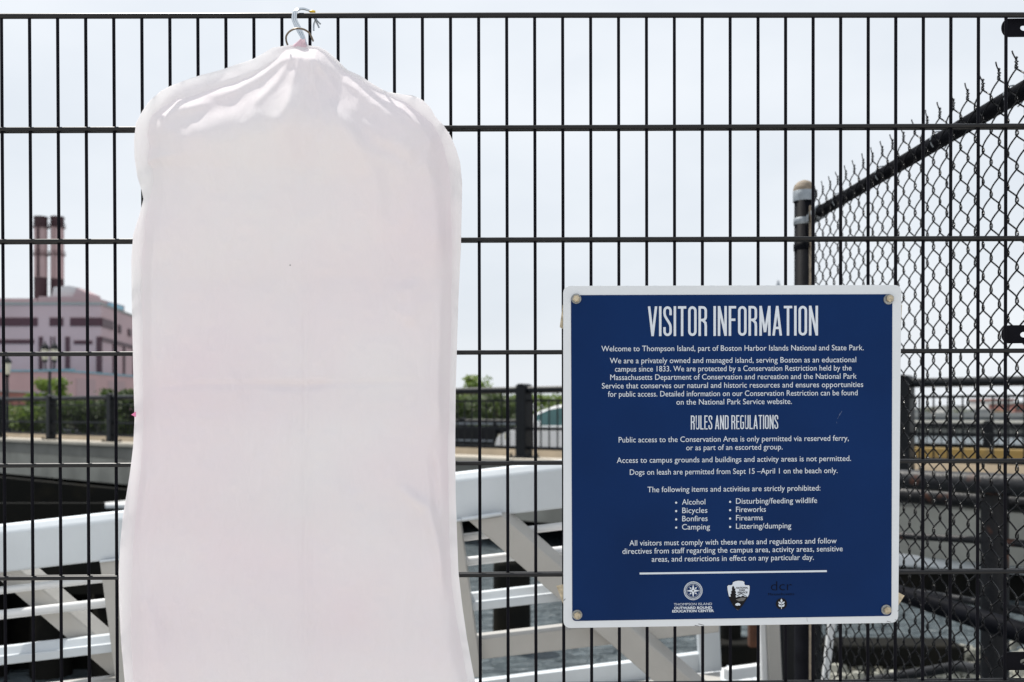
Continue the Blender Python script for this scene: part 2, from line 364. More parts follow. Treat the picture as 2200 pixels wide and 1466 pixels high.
# ------------------------------------------------------------------ trees
def tree(name, px, d, base_z, top_py, rad, n, m, label, group, seed, squash=.8):
    rnd = random.Random(seed)
    b0 = P(px, HOR, d); b0.z = base_z
    top = EYE + (HOR - top_py) / F * d; H = top - base_z
    t = thing(name, b0, label, 'tree', group)
    tr = MB(); tr.tube([b0, b0 + Vector((.05 * H * .2, 0, H * .35)), b0 + Vector((0, .02, H * .75))], [H * .035 + .04, H * .025 + .03, .03], 8)
    for k in range(6):
        a = rnd.uniform(0, 6.28); z0 = H * rnd.uniform(.25, .55)
        tr.tube([b0 + Vector((0, 0, z0)), b0 + Vector((math.cos(a) * rad * .35, math.sin(a) * rad * .35, z0 + H * .18)), b0 + Vector((math.cos(a) * rad * .7, math.sin(a) * rad * .7, z0 + H * .3))], [.05, .03, .012], 6)
    tr.build('trunk', M['bark'], t)
    cr = MB(); cl = []
    for k in range(26):
        a = rnd.uniform(0, 6.28); rr = rad * math.sqrt(rnd.random()) * .85
        zz = rnd.uniform(.28, .95); lim = rad * (1 - abs(zz - .5) * 1.1)
        rr = min(rr, lim); cl.append((b0 + Vector((math.cos(a) * rr, math.sin(a) * rr, H * zz)), rad * rnd.uniform(.16, .34)))
    for k in range(n):
        c, r = cl[rnd.randrange(len(cl))]
        q = Vector((rnd.gauss(0, 1), rnd.gauss(0, 1), rnd.gauss(0, .8))) * (r * .55); p = c + q
        if p.z > top: continue
        s = rnd.uniform(.07, .15) * (rad / 1.5) ** .4
        ax = Vector((rnd.gauss(0, 1), rnd.gauss(0, 1), rnd.gauss(0, 1))).normalized(); bx = ax.orthogonal().normalized()
        cr.add([p - ax * s, p + bx * s * .5, p + ax * s, p - bx * s * .5], [(0, 1, 2, 3)])
    cr.build('crown', m, t)
    return t
TL = 'trees behind the bridge railing'
tree('leafy_tree', 104, 44, .25, 812, .95, 2600, M['leaf_light'], 'bright green bush rising above the railing in front of the power station', TL, 1)
tree('leafy_tree', 40, 43, .25, 872, 1.6, 2200, M['leaf_light'], 'yellow green shrub below the rail top at the left edge', TL, 2)
tree('leafy_tree', 180, 42, .25, 858, 1.8, 2600, M['leaf_dark'], 'dark green shrub behind the railing between its two left posts', TL, 3)
tree('leafy_tree', 262, 40, .25, 838, 1.3, 2600, M['leaf_dark'], 'dark green tree behind the railing just left of the white bag', TL, 4)
tree('leafy_tree', 352, 41, .25, 845, 1.4, 800, M['leaf_dark'], 'dark green tree mostly hidden behind the left side of the white bag', TL, 41)
tree('leafy_tree', 1015, 47, .25, 806, 1.45, 3400, M['leaf_light'], 'light green tree top rising above the rail right of the white bag', TL, 5)
tree('leafy_tree', 975, 40, .25, 852, 1.5, 2400, M['leaf_dark'], 'dark green tree behind the railing at the right edge of the white bag', TL, 6)
tree('leafy_tree', 1068, 42, .25, 848, 1.5, 2800, M['leaf_dark'], 'dark green tree behind the railing left of the thick round topped post', TL, 7)
tree('leafy_tree', 1150, 52, .25, 850, 2.0, 2600, M['leaf_light'], 'mid green tree behind the hood of the white car', TL, 8)
tree('leafy_tree', 1225, 54, .25, 846, 1.9, 2600, M['leaf_dark'], 'dark green tree above the roof of the white car beside the sign', TL, 9)

# ------------------------------------------------------------------ power station far left
def station():
    d = 430.0; k = d / F
    def Q(px, py, dd=0.0): return P(px, py, d + dd) if not dd else Vector((P(px, py, d).x, d + dd + CAMY, P(px, py, d).z))
    t = thing('power_station', P(100, 889, d), 'mauve power station with maroon window bands far off on the left', 'building')
    x0, xc, D2 = -330, 217, 110.0
    def fbox(px0, py0, px1, py1, name, m, dd=0.0, th=1.0):      # box in the front plane: proud by dd, thick th
        a = Q(px0, py1); b_ = Q(px1, py0)
        return MB().box((a.x, a.y - dd, a.z), (b_.x, a.y - dd + th, b_.z)).build(name, m, t)
    back = Vector((-14.5, D2, 0))
    fr = [Q(x0, 893), Q(xc, 893), Q(xc, 655), Q(x0, 655)]
    MB().prism(fr, back).build('main_wall', M['mauve'], t)
    MB().prism([Q(x0, 655) + Vector((0, -.6, .01)), Q(xc, 655) + Vector((.4, -.6, .01)), Q(xc, 650) + Vector((.4, -.6, 0)), Q(x0, 650) + Vector((0, -.6, 0))], back + Vector((0, 1, 0))).build('parapet', M['roofgrey'], t)
    # penthouse and roof pieces
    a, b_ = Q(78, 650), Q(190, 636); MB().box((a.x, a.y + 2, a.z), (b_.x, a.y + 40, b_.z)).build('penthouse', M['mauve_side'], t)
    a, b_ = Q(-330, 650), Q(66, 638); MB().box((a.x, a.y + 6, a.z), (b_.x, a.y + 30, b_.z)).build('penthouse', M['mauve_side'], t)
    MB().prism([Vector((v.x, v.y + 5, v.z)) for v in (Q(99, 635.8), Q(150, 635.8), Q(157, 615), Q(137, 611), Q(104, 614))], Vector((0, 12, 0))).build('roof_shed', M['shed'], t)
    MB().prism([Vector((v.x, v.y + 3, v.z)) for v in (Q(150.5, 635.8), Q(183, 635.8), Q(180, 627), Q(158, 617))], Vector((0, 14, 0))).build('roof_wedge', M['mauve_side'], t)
    a = Q(226, 655); MB().box((-186, a.y + 20, a.z + 1.1), (-181, a.y + 34, a.z + 2.9)).build('roof_tarp', M['skyblue'], t)
    # window bands on the front
    for (p0, q0, p1, q1) in [(-330, 683, 81, 701), (107, 683, 136, 701), (151, 683, 217.6, 701), (-330, 730, 73, 739), (159, 732, 198, 740)]:
        fbox(p0, q0, p1, q1, 'window_band', M['maroon'], .35, .6)
    for (p0, p1) in [(84, 92), (141, 150), (109, 111), (116, 118)]:
        fbox(p0, 724, p1, 794, 'pilaster', M['maroon'], .5, .6)
    fbox(208, 724, 218.4, 808, 'corner_frame', M['maroon'], .6, 1.5)
    # right flank: u from 0 (corner) to 1 along back
    C0 = Q(xc, 889); zc = lambda py: EYE + (HOR - py) * k
    def flank(u0, py0, u1, py1, name, m):
        n = Vector((D2, 14.5, 0)).normalized() * .5
        p = [C0 + back * u0, C0 + back * u1, C0 + back * u1, C0 + back * u0]
        q = [Vector((v.x, v.y, z)) - n * .2 for v, z in zip(p, (zc(py1), zc(py1), zc(py0), zc(py0)))]
        MB().prism(q, n * 1.4).build(name, m, t)
    flank(.0, 683, .17, 701, 'window_band', M['maroon'])
    flank(.25, 686, .29, 704, 'window', M['maroon']); flank(.41, 688, .46, 704, 'window', M['maroon'])
    flank(.0, 724, .95, 732, 'frame_beam', M['maroon']); flank(.0, 801, .95, 808, 'frame_beam', M['maroon'])
    for u in (.17, .33, .50, .68, .86): flank(u, 732, u + .025, 801, 'frame_post', M['maroon'])
    # low annex in front
    an = thing('low_annex', P(140, 889, 360), 'low pink annex with pale blue roof edge in front of the power station', 'building')
    d2 = 360.0
    def A(px, py): return P(px, py, d2)
    bk = Vector((-6, 95, 0))
    MB().prism([A(-330, 893), A(140, 893), A(140, 799), A(-330, 799)], bk).build('wall', M['pinkwall'], an)
    MB().prism([A(-330, 799) + Vector((0, -.4, .01)), A(140, 799) + Vector((.3, -.4, .01)), A(140, 795) + Vector((.3, -.4, 0)), A(-330, 795) + Vector((0, -.4, 0))], bk + Vector((0, .4, 0))).build('roof_edge', M['roofblue'], an)
    c = A(140, 889); kk = d2 / F
    # long right hand wing going back to the right
    wing = [Vector((c.x, c.y + .5, EYE + (HOR - y) * kk)) for y in (893, 798.5)]
    we = Vector((c.x + 10, c.y + 120, 0))
    def wq(u, py): 
        p = Vector((c.x, c.y + .5, 0)).lerp(we, u); return Vector((p.x, p.y, EYE + (HOR - py) * kk))
    q = [wq(0, 893), wq(1, 893), wq(1, 799), wq(0, 799)]
    MB().prism(q, Vector((-4, .3, 0))).build('wing', M['pinkwall'], an)
    MB().prism([wq(0, 799) + Vector((.3, -.2, .01)), wq(1, 799) + Vector((.3, 0, .01)), wq(1, 795) + Vector((.3, 0, 0)), wq(0, 795) + Vector((.3, -.2, 0))], Vector((-5, .3, 0))).build('roof_edge', M['roofblue'], an)
    for u in (.06, .26, .46, .66, .86):
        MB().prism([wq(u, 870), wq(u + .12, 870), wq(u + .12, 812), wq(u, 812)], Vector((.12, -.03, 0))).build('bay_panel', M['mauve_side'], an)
    lo = thing('low_shed', P(30, 889, 300), 'low brick red shed at the left edge below the pink annex', 'building')
    a, b_ = P(-300, 893, 300), P(72, 838, 300)
    MB().prism([P(-300, 893, 300), P(72, 893, 300), P(72, 845, 300), P(-300, 828, 300)], Vector((0, 12, 0))).build('wall', M['brick'], lo)
    MB().prism([P(-300, 828, 300) + Vector((0, -.3, .01)), P(73, 845, 300) + Vector((0, -.3, .01)), P(73, 842, 300) + Vector((0, -.3, 0)), P(-300, 825, 300) + Vector((0, -.3, 0))], Vector((0, 13, 0))).build('roof', M['roofgrey'], lo)
    # two stacks
    for i, (px, hw, bot, lab, mb_top) in enumerate([(87.5, 13.5, 640, 'left smokestack of the two, with its tall maroon base and ladder stripe', 597), (123, 13.5, 634, 'right smokestack of the two, with only a short maroon band at its base', 597)]):
        dd = d + 12 + i * 3
        s = thing('smokestack', P(px, bot, dd), lab, 'chimney', 'twin smokestacks of the power station')
        r = hw / F * dd; z = lambda py: EYE + (HOR - py) / F * dd
        cx, cy = P(px, 0, dd).x, dd + CAMY
        def ring(r0, pyt, pyb, name, m):
            MB().lathe([(0, z(pyb)), (r0, z(pyb)), (r0, z(pyt)), (0, z(pyt))], (cx, cy, 0), 28, False).build(name, m, s)
        ring(r, 488, 597 if i == 0 else 600, 'shaft', M['stackpink'])
        ring(r, 597.05 if i == 0 else 600.05, bot + 8, 'base_band', M['stackmar'])
        ring(r * 1.0, 466, 487.9, 'crown_band', M['stackmar'])
        ring(r * 1.1, 467, 470, 'rim', M['stackmar']); ring(r * 1.07, 477, 479, 'rim', M['stackmar'])
        for py in (489, 548):
            ring(r * 1.28, py - 1, py + 1.2, 'catwalk', M['stackmar'])
            hr = MB(); hr.tube([Vector((cx + math.cos(a) * r * 1.28, cy + math.sin(a) * r * 1.28, z(py - 6))) for a in np.linspace(0, 2 * math.pi, 25)], .12, 5); hr.build('catwalk_rail', M['stackmar'], s)
        ld = MB(); ld.beam(Vector((cx + (.1 if i == 0 else -.2) * r, cy - r - .4, z(596))), Vector((cx + (.1 if i == 0 else -.2) * r, cy - r - .4, z(490))), .9, .5, Vector((0, 1, 0)))
        ld.build('ladder', M['stackmar'] if i == 0 else M['stackpink'], s)
station()

# street lamps
def lantern(mb, mg, mc, c, s=1.0):
    mb.lathe([(0.02, -.10), (.09, -.08), (.10, -.02), (.06, 0)], c, 12); mg.lathe([(.10, 0), (.17 * s, .42), (.15, .43)], c, 12)
    mc.lathe([(.19, .44), (.18, .48), (.09, .62), (.03, .66), (.03, .74), (0, .76)], c, 12)
def street_lamp(px, d, top_py, dbl, label):
    b0 = P(px, HOR, d); b0.z = .3; zt = EYE + (HOR - top_py) / F * d - .76
    t = thing('street_lamp', b0, label, 'street lamp', 'street lamps behind the bridge')
    MB().lathe([(.14, 0), (.14, .5), (.08, .7), (.055, zt - b0.z - (.0 if not dbl else .5)), (0, zt - b0.z - (.0 if not dbl else .5))], b0, 14).build('pole', M['rail'], t)
    for off in ((-.19, .19) if dbl else (0,)):
        k = MB(); g_ = MB(); c_ = MB(); lantern(k, g_, c_, Vector((b0.x + off, b0.y, zt)), .9)
        if dbl: k.tube([Vector((b0.x, b0.y, zt - .5)), Vector((b0.x + off * .9, b0.y, zt - .35)), Vector((b0.x + off, b0.y, zt - .09))], .03, 8)
        h = k.build('lantern', M['rail'], t); g_.build('lens', M['lamp_lens'], h); c_.build('lantern_cap', M['rail'], h)
    if dbl:
        k = MB(); k.beam(Vector((b0.x - .25, b0.y, zt - .42)), Vector((b0.x + 1.0, b0.y, zt - .40)), .10, .09); k.build('banner_arm', M['roofblue'], t)
street_lamp(15, 38, 762, False, 'single lantern street lamp on a black pole at the left edge')
street_lamp(107, 40, 733, True, 'twin lantern street lamp with a pale side arm before the power station')

# far shore on the right
def far_building(px0, px1, top, d, m, label, roof=None, wins=3):
    a, b_ = P(px0, 889, d), P(px1, top, d)
    t = thing('far_building', P((px0 + px1) / 2, 889, d), label, 'building', 'buildings on the far shore')
    MB().box((a.x, a.y, .2), (b_.x, a.y + 18, b_.z)).build('wall', m, t)
    MB().box((a.x - .4, a.y - .4, b_.z + .01), (b_.x + .4, a.y + 18.4, b_.z + .7)).build('roof', roof or M['roofgrey'], t)
    wz = (b_.z - .2)
    for i in range(wins):
        x = a.x + (b_.x - a.x) * (i + .25) / wins; ww = (b_.x - a.x) / wins * .4
        MB().box((x, a.y - .15, .2 + wz * .5), (x + ww, a.y - .01, .2 + wz * .75)).build('window', M['glass'], t)
far_building(2003, 2030, 880, 420, M['palefar'], 'small pale building on the far shore, leftmost of the row')
far_building(2030, 2050, 877, 400, M['brick'], 'small brick building on the far shore beside the pale one')
far_building(2052, 2075, 875, 380, M['palefar'], 'pale far building between two fence wires on the right')
far_building(2132, 2178, 861, 360, M['palefar'], 'wide pale building with dark base on the far shore at right', M['brick'], 5)
far_building(2180, 2260, 868, 330, M['brick'], 'brick red building on the far shore at the right edge', None, 5)
far_building(2085, 2128, 884, 300, M['greyfar'], 'low grey shed on the far shore left of the wide pale building')
far_building(1940, 2300, 897, 150, M['greyfar'], 'long low grey warehouse roofline right behind the far railing', None, 9)
far_building(1955, 2000, 884, 340, M['greyfar'], 'low grey shed on the far shore beside the thick railing post')
for i, (px, d, lab) in enumerate([(1995, 300, 'round green tree on the far shore beside the low grey shed'), (2062, 290, 'dark green tree on the far shore before the brick building'), (2150, 280, 'dark tree below the wide pale building on the far shore')]):
    tree('far_tree', px, d, .3, 874 + i * 3, 3.5, 500, M['leaf_dark'], lab, 'trees on the far shore', 60 + i)
def steeple():
    d = 600; t = thing('far_steeple', P(1672, 640, d), 'tiny grey spire far off, its tip just above the top edge of the blue sign', 'tower')
    c = P(1672, 889, d); k = d / F
    MB().box((c.x - 3, c.y - 3, .2), (c.x + 3, c.y + 3, EYE + 250 * k)).build('shaft', M['greyfar'], t)
    MB().lathe([(4.2, 0), (2.2, 3), (.3, 9), (0, 9.5)], Vector((c.x, c.y, EYE + 250 * k)), 8, False).build('spire', M['greyfar'], t)
steeple()

# ------------------------------------------------------------------ gangway
GD = 3.15; GS = -.1145
GN = Vector((0, 1, 0))
def gangway():
    t = thing('gangway', P(600, 1250, GD), 'sloping white aluminium gangway truss right behind the black wire fence', 'gangway')
    def ln(x, y0, d=GD): return P(x, y0 + GS * x, d)
    X0, X1 = -420, 1548
    # profile extruded along slope : points given as (py offset, depth)
    def bar(x0, x1, prof, name, m, bev=.003):
        q = [P(x0, yo + GS * x0, GD) + Vector((0, dp, 0)) for yo, dp in prof]
        off = P(x1, GS * x1, GD) - P(x0, GS * x0, GD)
        return MB().prism(q, off).build(name, m, t, bev)
    bar(X0, X1, [(1146, 0), (1231, 0), (1231, .075), (1129, .075), (1129, .02)], 'top_beam', M['alu_white'], .006)
    for yo, r, nm in ((1262, .0125, 'handrail_pipe'), (1314.5, .0150, 'handrail_pipe')):
        MB().tube([ln(X0, yo + 7, GD + .05), ln(X1, yo + 7, GD + .05)], r, 16).build(nm, M['pipe_white'], t)
    bar(X0, X1, [(1318.5 + 7, .056), (1336, .056), (1336, .068), (1318.5 + 7, .068)], 'pipe_fin', M['alu_grey'], 0)
    bar(X0, X1, [(1397, .05), (1414, .035), (1414, .015), (1432, .015), (1432, .08), (1397, .08)], 'lower_rail', M['alu_white'])
    bar(X0, X1, [(1495, .02), (1539, .02), (1539, .09), (1491, .09), (1491, .04)], 'bottom_chord', M['alu_grey'])
    # leaning posts
    for x in (-500, 217, 937, 1640):
        y = 1231 + GS * x
        if x == 1640: continue
        q = [P(x, y, GD), P(x + 52, y + GS * 52, GD), P(x + 52 + 46, y + 330, GD), P(x + 44, y + 330, GD)]
        po = MB().prism([v + Vector((0, -.012, 0)) for v in q], Vector((0, .07, 0))).build('post', M['alu_grey'], t, .003)
        MB().tube([P(x - 2, y + .5, GD - .016), P(x + 54, y + .5 + GS * 56, GD - .016)], .0045, 8).build('weld_bead', M['alu_white'], po)
    # diagonals: near right one stands in front, left one behind the rails
    def diag(x0, y0, x1, y1, wpx, strip, d, label=None):
        dp = .05
        q = [P(x0, y0, d), P(x0 + wpx, y0 - 8, d), P(x1 + wpx, y1 - 8, d), P(x1, y1, d)]
        o = MB().prism(q, Vector((strip / F * d * .55, dp, strip / F * d * .45))).build('diagonal_brace', M['alu_grey'], t, .004)
        return o
    dr = diag(1003, 1117, 1525, 1570, 76, 26, GD - .03)
    MB().tube([P(992, 1117, GD - .035), P(1040, 1110, GD - .035), P(1078, 1104, GD - .035)], [.006, .0072, .006], 8).build('weld_bead', M['alu_white'], dr)
    diag(-60, 1197, 330, 1532, 60, 26, GD + .09)
    # inner far side: toe plate, end post
    d = 4.3
    def fbar(x0, y0, x1, y1, hpx, name, m, th=.05):
        q = [P(x0, y0, d), P(x0, y0 + hpx, d), P(x1, y1 + hpx, d), P(x1, y1, d)]
        return MB().prism(q, Vector((0, th, 0))).build(name, m, t, .004)
    fbar(300, 1556, 1548, 1399, 42, 'toe_plate', M['alu_white'])
    q = [P(1500, 1340, d - .02), P(1546, 1340, d - .02), P(1551, 1442, d - .02), P(1505, 1446, d - .02)]
    MB().prism(q, Vector((0, .06, 0))).build('end_post', M['alu_white'], t, .004)
    q = [P(x, y, dd) for x, y, dd in ((-420, 1920, 3.25), (1548, 1624, 3.25), (1548, 1443, 4.28), (-420, 1668, 4.28))]
    MB().prism(q, Vector((0, 0, -.03))).build('walkway', M['alu_grey'], t)
gangway()

# landing stage at the top end of the gangway, with its posts
def landing():
    t = thing('landing_stage', P(1610, 1466, 4.6), 'sunlit white landing platform under the right end of the gangway', 'platform')
    d0, d1 = 4.9, 5.6
    z = EYE - (1434 - HOR) / F * d1
    xa, xb = P(1440, 0, 4.7).x, P(1706, 0, 4.7).x
    MB().box((xa, d0 + CAMY, z - .08), (xb, d1 + CAMY, z)).build('deck_plate', M['pipe_white'], t, .01)
    k = MB()
    for i in range(7):
        x = xa + (xb - xa) * (i + .5) / 7; k.beam((x, d0 + CAMY + .05, z + .012), (x, d1 + CAMY - .05, z + .012), .02, .02)
    k.build('deck_ribs', M['alu_white'], t)
    k = MB(); k.beam(P(1560, 1449, 4.9), P(1640, 1438, 5.0), .05, .06); k.build('cleat', M['pipe_white'], t, .008)
    def post(x0, x1, x2, x3, y0, y1, d, m, th, nm='post'):
        q = [P(x0, y0, d), P(x1, y0, d), P(x3, y1, d), P(x2, y1, d)]
        MB().prism(q, Vector((0, th, 0))).build(nm, m, t, .005)
    post(1640, 1668, 1654, 1682, 1150, 1500, 4.0, M['alu_grey'], .05); post(1624, 1639, 1640, 1653, 1150, 1500, 4.01, M['pipe_white'], .04)
    post(1669, 1712, 1684, 1718, 1150, 1500, 4.12, M['rail'], .05)
    post(1786, 1800, 1762, 1776, 1300, 1520, 4.5, M['pipe_white'], .03, 'stay_bar')
landing()

# ------------------------------------------------------------------ piles, wales and an added dark screen for shade
def pile(px0, px1, d, py_top, label, m=M['dark'], cap=False):
    r = (px1 - px0) / 2 / F * d; c = P((px0 + px1) / 2, 0, d); zt = EYE + (HOR - py_top) / F * d
    t = thing('timber_pile', (c.x, c.y, WZ), label, 'pile', 'dark timber piles standing in the water')
    MB().lathe([(r * 1.06, WZ - .6), (r, zt - .05), (r * .93, zt), (0, zt)], (c.x, c.y, 0), 22).build('shaft', m, t)
pile(1060, 1139, 9.2, 1202, 'dark timber pile standing in the water between the bag and the sign')
pile(1547, 1592, 8.4, 1330, 'dark pile in the water under the middle of the sign')
def wale(name, x0, y0, x1, y1, d0, d1, hpx, label, m, th=.3):
    q = [P(x0, y0, d0), P(x0, y0 + hpx, d0), P(x1, y1 + hpx, d1), P(x1, y1, d1)]
    return tag(MB().prism(q, Vector((0, th, 0))).build(name, m, None, .02), label, 'beam')
wale('timber_wale', 1540, 1384, 2075, 1389, 8.2, 7.6, 46, 'dark horizontal timber beam low over the water at bottom right', M['dark'])
t = MB().box(tuple(P(1611, 1392, 7.9)), tuple(P(1629, 1310, 7.9) + Vector((0, .08, 0)))).build('steel_stake', M['rust'], None, .006)
tag(t, 'rusty brown steel stake standing above the dark beam below the sign', 'post')

def shade_screen_left():  # added black piles, boards and beam standing in for shade below the gangway
    t = thing('shade_screen', (-6, 6.2, WZ), 'added black timber screen standing in for the shade beneath the left end of the gangway', 'pier')
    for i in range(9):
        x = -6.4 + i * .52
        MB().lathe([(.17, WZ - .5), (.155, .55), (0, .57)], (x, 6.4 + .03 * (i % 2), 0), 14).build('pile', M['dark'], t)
    MB().box((-7.2, 6.6, WZ - .4), (-3.45, 6.66, .78)).box((-3.449, 6.6, WZ - .4), (-1.9, 6.66, .70)).build('near_shade_screen', M['dark'], t)
    q = [P(-260, 1000, 21.5), P(335, 1059, 21.5), P(335, 1120, 21.5), P(-260, 1120, 21.5)]; MB().prism(q, Vector((0, .2, 0))).build('far_shade_screen', M['dark'], t)  # added dark sheet in place of the shade under the bridge
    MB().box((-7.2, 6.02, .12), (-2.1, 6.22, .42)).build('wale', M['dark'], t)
shade_screen_left()

def dock(px0, py0, px1, py1, d0, d1, label, hpx):
    t = thing('floating_dock', P(px0, py0 + 30, d0), label, 'dock', 'pale floating docks under the bridge')
    a, b_ = P(px0, py0, d0), P(px1, py1, d1); bk = Vector((.5, 1.1, 0))
    h = Vector((0, 0, -hpx / F * d0))
    MB().hexa([a + h, b_ + h, b_ + h + bk, a + h + bk, a, b_, b_ + bk, a + bk]).build('deck', M['pipe_white'], t, .03)
    h2 = Vector((0, 0, -.01)); h3 = Vector((0, 0, -.34)); i_ = Vector((0, .15, 0))
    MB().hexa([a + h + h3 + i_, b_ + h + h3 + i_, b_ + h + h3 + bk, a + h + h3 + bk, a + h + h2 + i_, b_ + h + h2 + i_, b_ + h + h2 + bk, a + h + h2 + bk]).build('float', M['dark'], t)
dock(1700, 1176, 2420, 1222, 12.5, 10.8, 'long white floating dock on the water behind the chain link fence', 26)
dock(195, 1083, 520, 1085, 20, 19, 'small white floating dock in the dark under the bridge left of the bag', 10)

# ------------------------------------------------------------------ black pipe guard behind the chain-link fence
def guard():
    t = thing('pipe_guard', P(2135, 1466, 5.4), 'black pipe guard rail with rust spots behind the chain link fence', 'guard rail')
    def pipe(pts, w0, w1, d0, d1, nm, m):
        n = len(pts); q = []; r = []
        for i, (x, y) in enumerate(pts):
            u = i / (n - 1); d = d0 + (d1 - d0) * u; q.append(P(x, y, d)); r.append((w0 + (w1 - w0) * u) / 2 / F * d)
        MB().tube(q, r, 18).build(nm, m, t)
    pipe([(1700, 1014), (1905, 1028), (2200, 1044), (2400, 1054)], 29, 62, 6.0, 4.2, 'top_pipe', M['black_worn'])
    pipe([(1700, 1051), (1905, 1061), (2200, 1082), (2400, 1097)], 25, 50, 6.3, 4.4, 'top_pipe', M['black_worn'])
    pipe([(1700, 1143), (1905, 1150), (2110, 1161), (2400, 1186)], 12, 19, 6.1, 4.5, 'middle_pipe', M['black_worn'])
    pipe([(1750, 1243), (1990, 1276), (2110, 1296), (2400, 1352)], 12, 20, 6.1, 4.5, 'lower_pipe', M['black_worn'])
    pipe([(1780, 1228), (1905, 1266), (2060, 1316), (2400, 1425)], 24, 52, 5.6, 4.2, 'brace_pipe', M['black_gloss'])
    pipe([(2137, 1040), (2137, 1520)], 56, 58, 5.0, 5.0, 'post', M['black_worn'])
    pipe([(1745, 1040), (1745, 1520)], 40, 40, 5.9, 5.9, 'post', M['black_worn'])
    pipe([(1860, 1465), (2060, 1432), (2110, 1440)], 20, 26, 6.6, 5.6, 'foot_pipe', M['black_worn'])
guard()
st = P(2010, 1450, 6.3)
k = MB(); rs = random.Random(5)
for i in range(700):
    c = Vector((rs.uniform(1.9, 4.4), rs.uniform(4.9, 6.9), WZ + .06 + rs.uniform(-.05, .1))); r = rs.uniform(.03, .09)
    vs = []; ph = rs.uniform(0, 6)
    for a in range(6):
        vs.append(c + Vector((math.cos(a * 1.047 + ph) * r * rs.uniform(.7, 1.2), math.sin(a * 1.047 + ph) * r * rs.uniform(.7, 1.2), -r * .3)))
    top = [c + (v - c) * .55 + Vector((0, 0, r * .75)) for v in vs]
    k.add(vs + top, [tuple(range(6, 12))] + [(i, (i + 1) % 6, (i + 1) % 6 + 6, i + 6) for i in range(6)])
M['rubble'] = mat('pale_stone', (.22, .22, .19), .85, 0, .6, 3, .3, 30)
tag(k.build('rubble', M['rubble']), 'pale broken stones heaped at the waterline at bottom right', 'rubble', None, 'stuff')

# ------------------------------------------------------------------ chain-link fence (runs away from the near fence on the right)
CA = Vector((1.18, .02, 0)); CB = Vector((1.128, 1.92, 0)); CT = (CB - CA).normalized(); CN = Vector((-CT.y, CT.x, 0))
if CN.x > 0: CN = -CN
CL = (CB - CA).length
def chain_fence():
    t = thing('chain_link_fence', CB, 'black chain link fence running away from the wire fence on the right', 'fence')
    zr = 2.283; rr = .021
    # end post
    c = Vector((1.0995, CB.y + .045, 0))
    po = MB().lathe([(.0365, -1.6), (.0365, 2.385), (0, 2.386)], c, 28).build('end_post', M['black_gloss'], t)
    MB().lathe([(.040, 2.345), (.0405, 2.387), (.036, 2.402), (.024, 2.414), (.010, 2.420), (0, 2.421)], c, 28).build('post_cap', M['cap'], po)
    MB().lathe([(.0415, 2.340), (.042, 2.344), (.042, 2.378), (.0395, 2.381)], c, 28).build('cap_collar', M['galv'], po)
    for z in (zr - .018, zr - .115, 1.60, 1.05, .5):
        bnd = MB(); bnd.lathe([(.0375, z - .013), (.0395, z - .012), (.0395, z + .012), (.0375, z + .013)], c, 28)
        bnd.beam(c + Vector((.0, -.036, z)), c + Vector((-.01, -.075, z)), .006, .024); bnd.build('brace_band', M['galv'] if z > 2.2 else M['black_gloss'], po)
    e = CB - CT * .01 + Vector((0, 0, zr))
    MB().tube([c + Vector((.03, -.01, zr)), e, e - CT * .05], .027, 18).build('rail_cup', M['galv'], t)
    a = Vector((CA.x, CA.y, zr)) - CT * .25
    MB().tube([a, e - CT * .02], rr, 18).build('top_rail', M['black_gloss'], t)
    a2 = Vector((CA.x, CA.y, .35)) - CT * .25
    MB().tube([a2, Vector((c.x, c.y, .35))], .019, 14).build('bottom_rail', M['black_gloss'], t)
    tb = CB - CT * .015 + CN * .024
    MB().beam(tb + Vector((0, 0, .1)), tb + Vector((0, 0, zr + .03)), .006, .018, CT).build('tension_bar', M['cap'], t)
    # woven wires
    mb = MB(); p = .076; hw = p / 2; per = p; rw = .0020
    zt = zr + .046; nrow = int((zt - .12) / (per / 2)); rw_ = random.Random(3)
    off = CN * .026
    nw = int(CL / hw) + 8
    for k in range(nw):
        u0 = CL + .0 - .062 - k * hw
        if u0 < -.28: break
        pts = []
        j = 0
        ph = k % 2
        jx = rw_.uniform(-.0012, .0012)
        sub = 6
        for q in range(nrow * sub + 1):
            x = q / sub + ph                       # half periods
            f = x % 2.0; tri = 1 - abs(f - 1) * 2   # -1..1
            sh = math.sin(tri * math.pi / 2) * .45 + tri * .55
            uu = sh * (hw / 2 + .0042)
            dep = math.cos(tri * math.pi / 2) * (1 if (f < 1) else -1) * .006
            z = zt - q / sub * per / 2
            pts.append(CA + CT * (u0 + uu + jx) + off + CN * dep + Vector((0, 0, z)))
        mb.tube(pts, rw, 5)
        # twisted barb on every knuckle at the top
        if ph == 1 or k == 0:
            b0 = pts[0]; dr = rw_.uniform(-.022, -.006); sgn = 1
            q = []
            for i in range(13):
                a = i / 12; tw = .0030 * (1 if a < .55 else 0)
                q.append(b0 + CT * (sgn * dr * a * a - .004 * math.sin(a * 5)) + CT * (math.cos(a * 22) * tw) + CN * (math.sin(a * 22) * tw + .010 * a * a) + Vector((0, 0, a * .038)))
            mb.tube(q, .0017, 5)
            q2 = [b0 + CT * (math.cos(i / 8 * 15 + 3.1) * .0030 - .004 * math.sin(i / 8 * 3)) + CN * (math.sin(i / 8 * 15 + 3.1) * .0030) + Vector((0, 0, i / 8 * .026)) for i in range(9)]
            mb.tube(q2, .0017, 5)
    mb.build('wire_mesh', M['black_mesh'], t)
    tk = MB()
    for i in range(5):
        u = CL - .25 - i * .38; cc = Vector((CA.x, CA.y, zr)) + CT * u
        tk.tube([cc + CN * (.0255 * math.cos(a)) + Vector((0, 0, .0255 * math.sin(a))) + CT * (a * .002) for a in np.linspace(-.8, 4.2, 16)], .0019, 6)
    tk.build('tie_wire', M['galv'], t)
chain_fence()

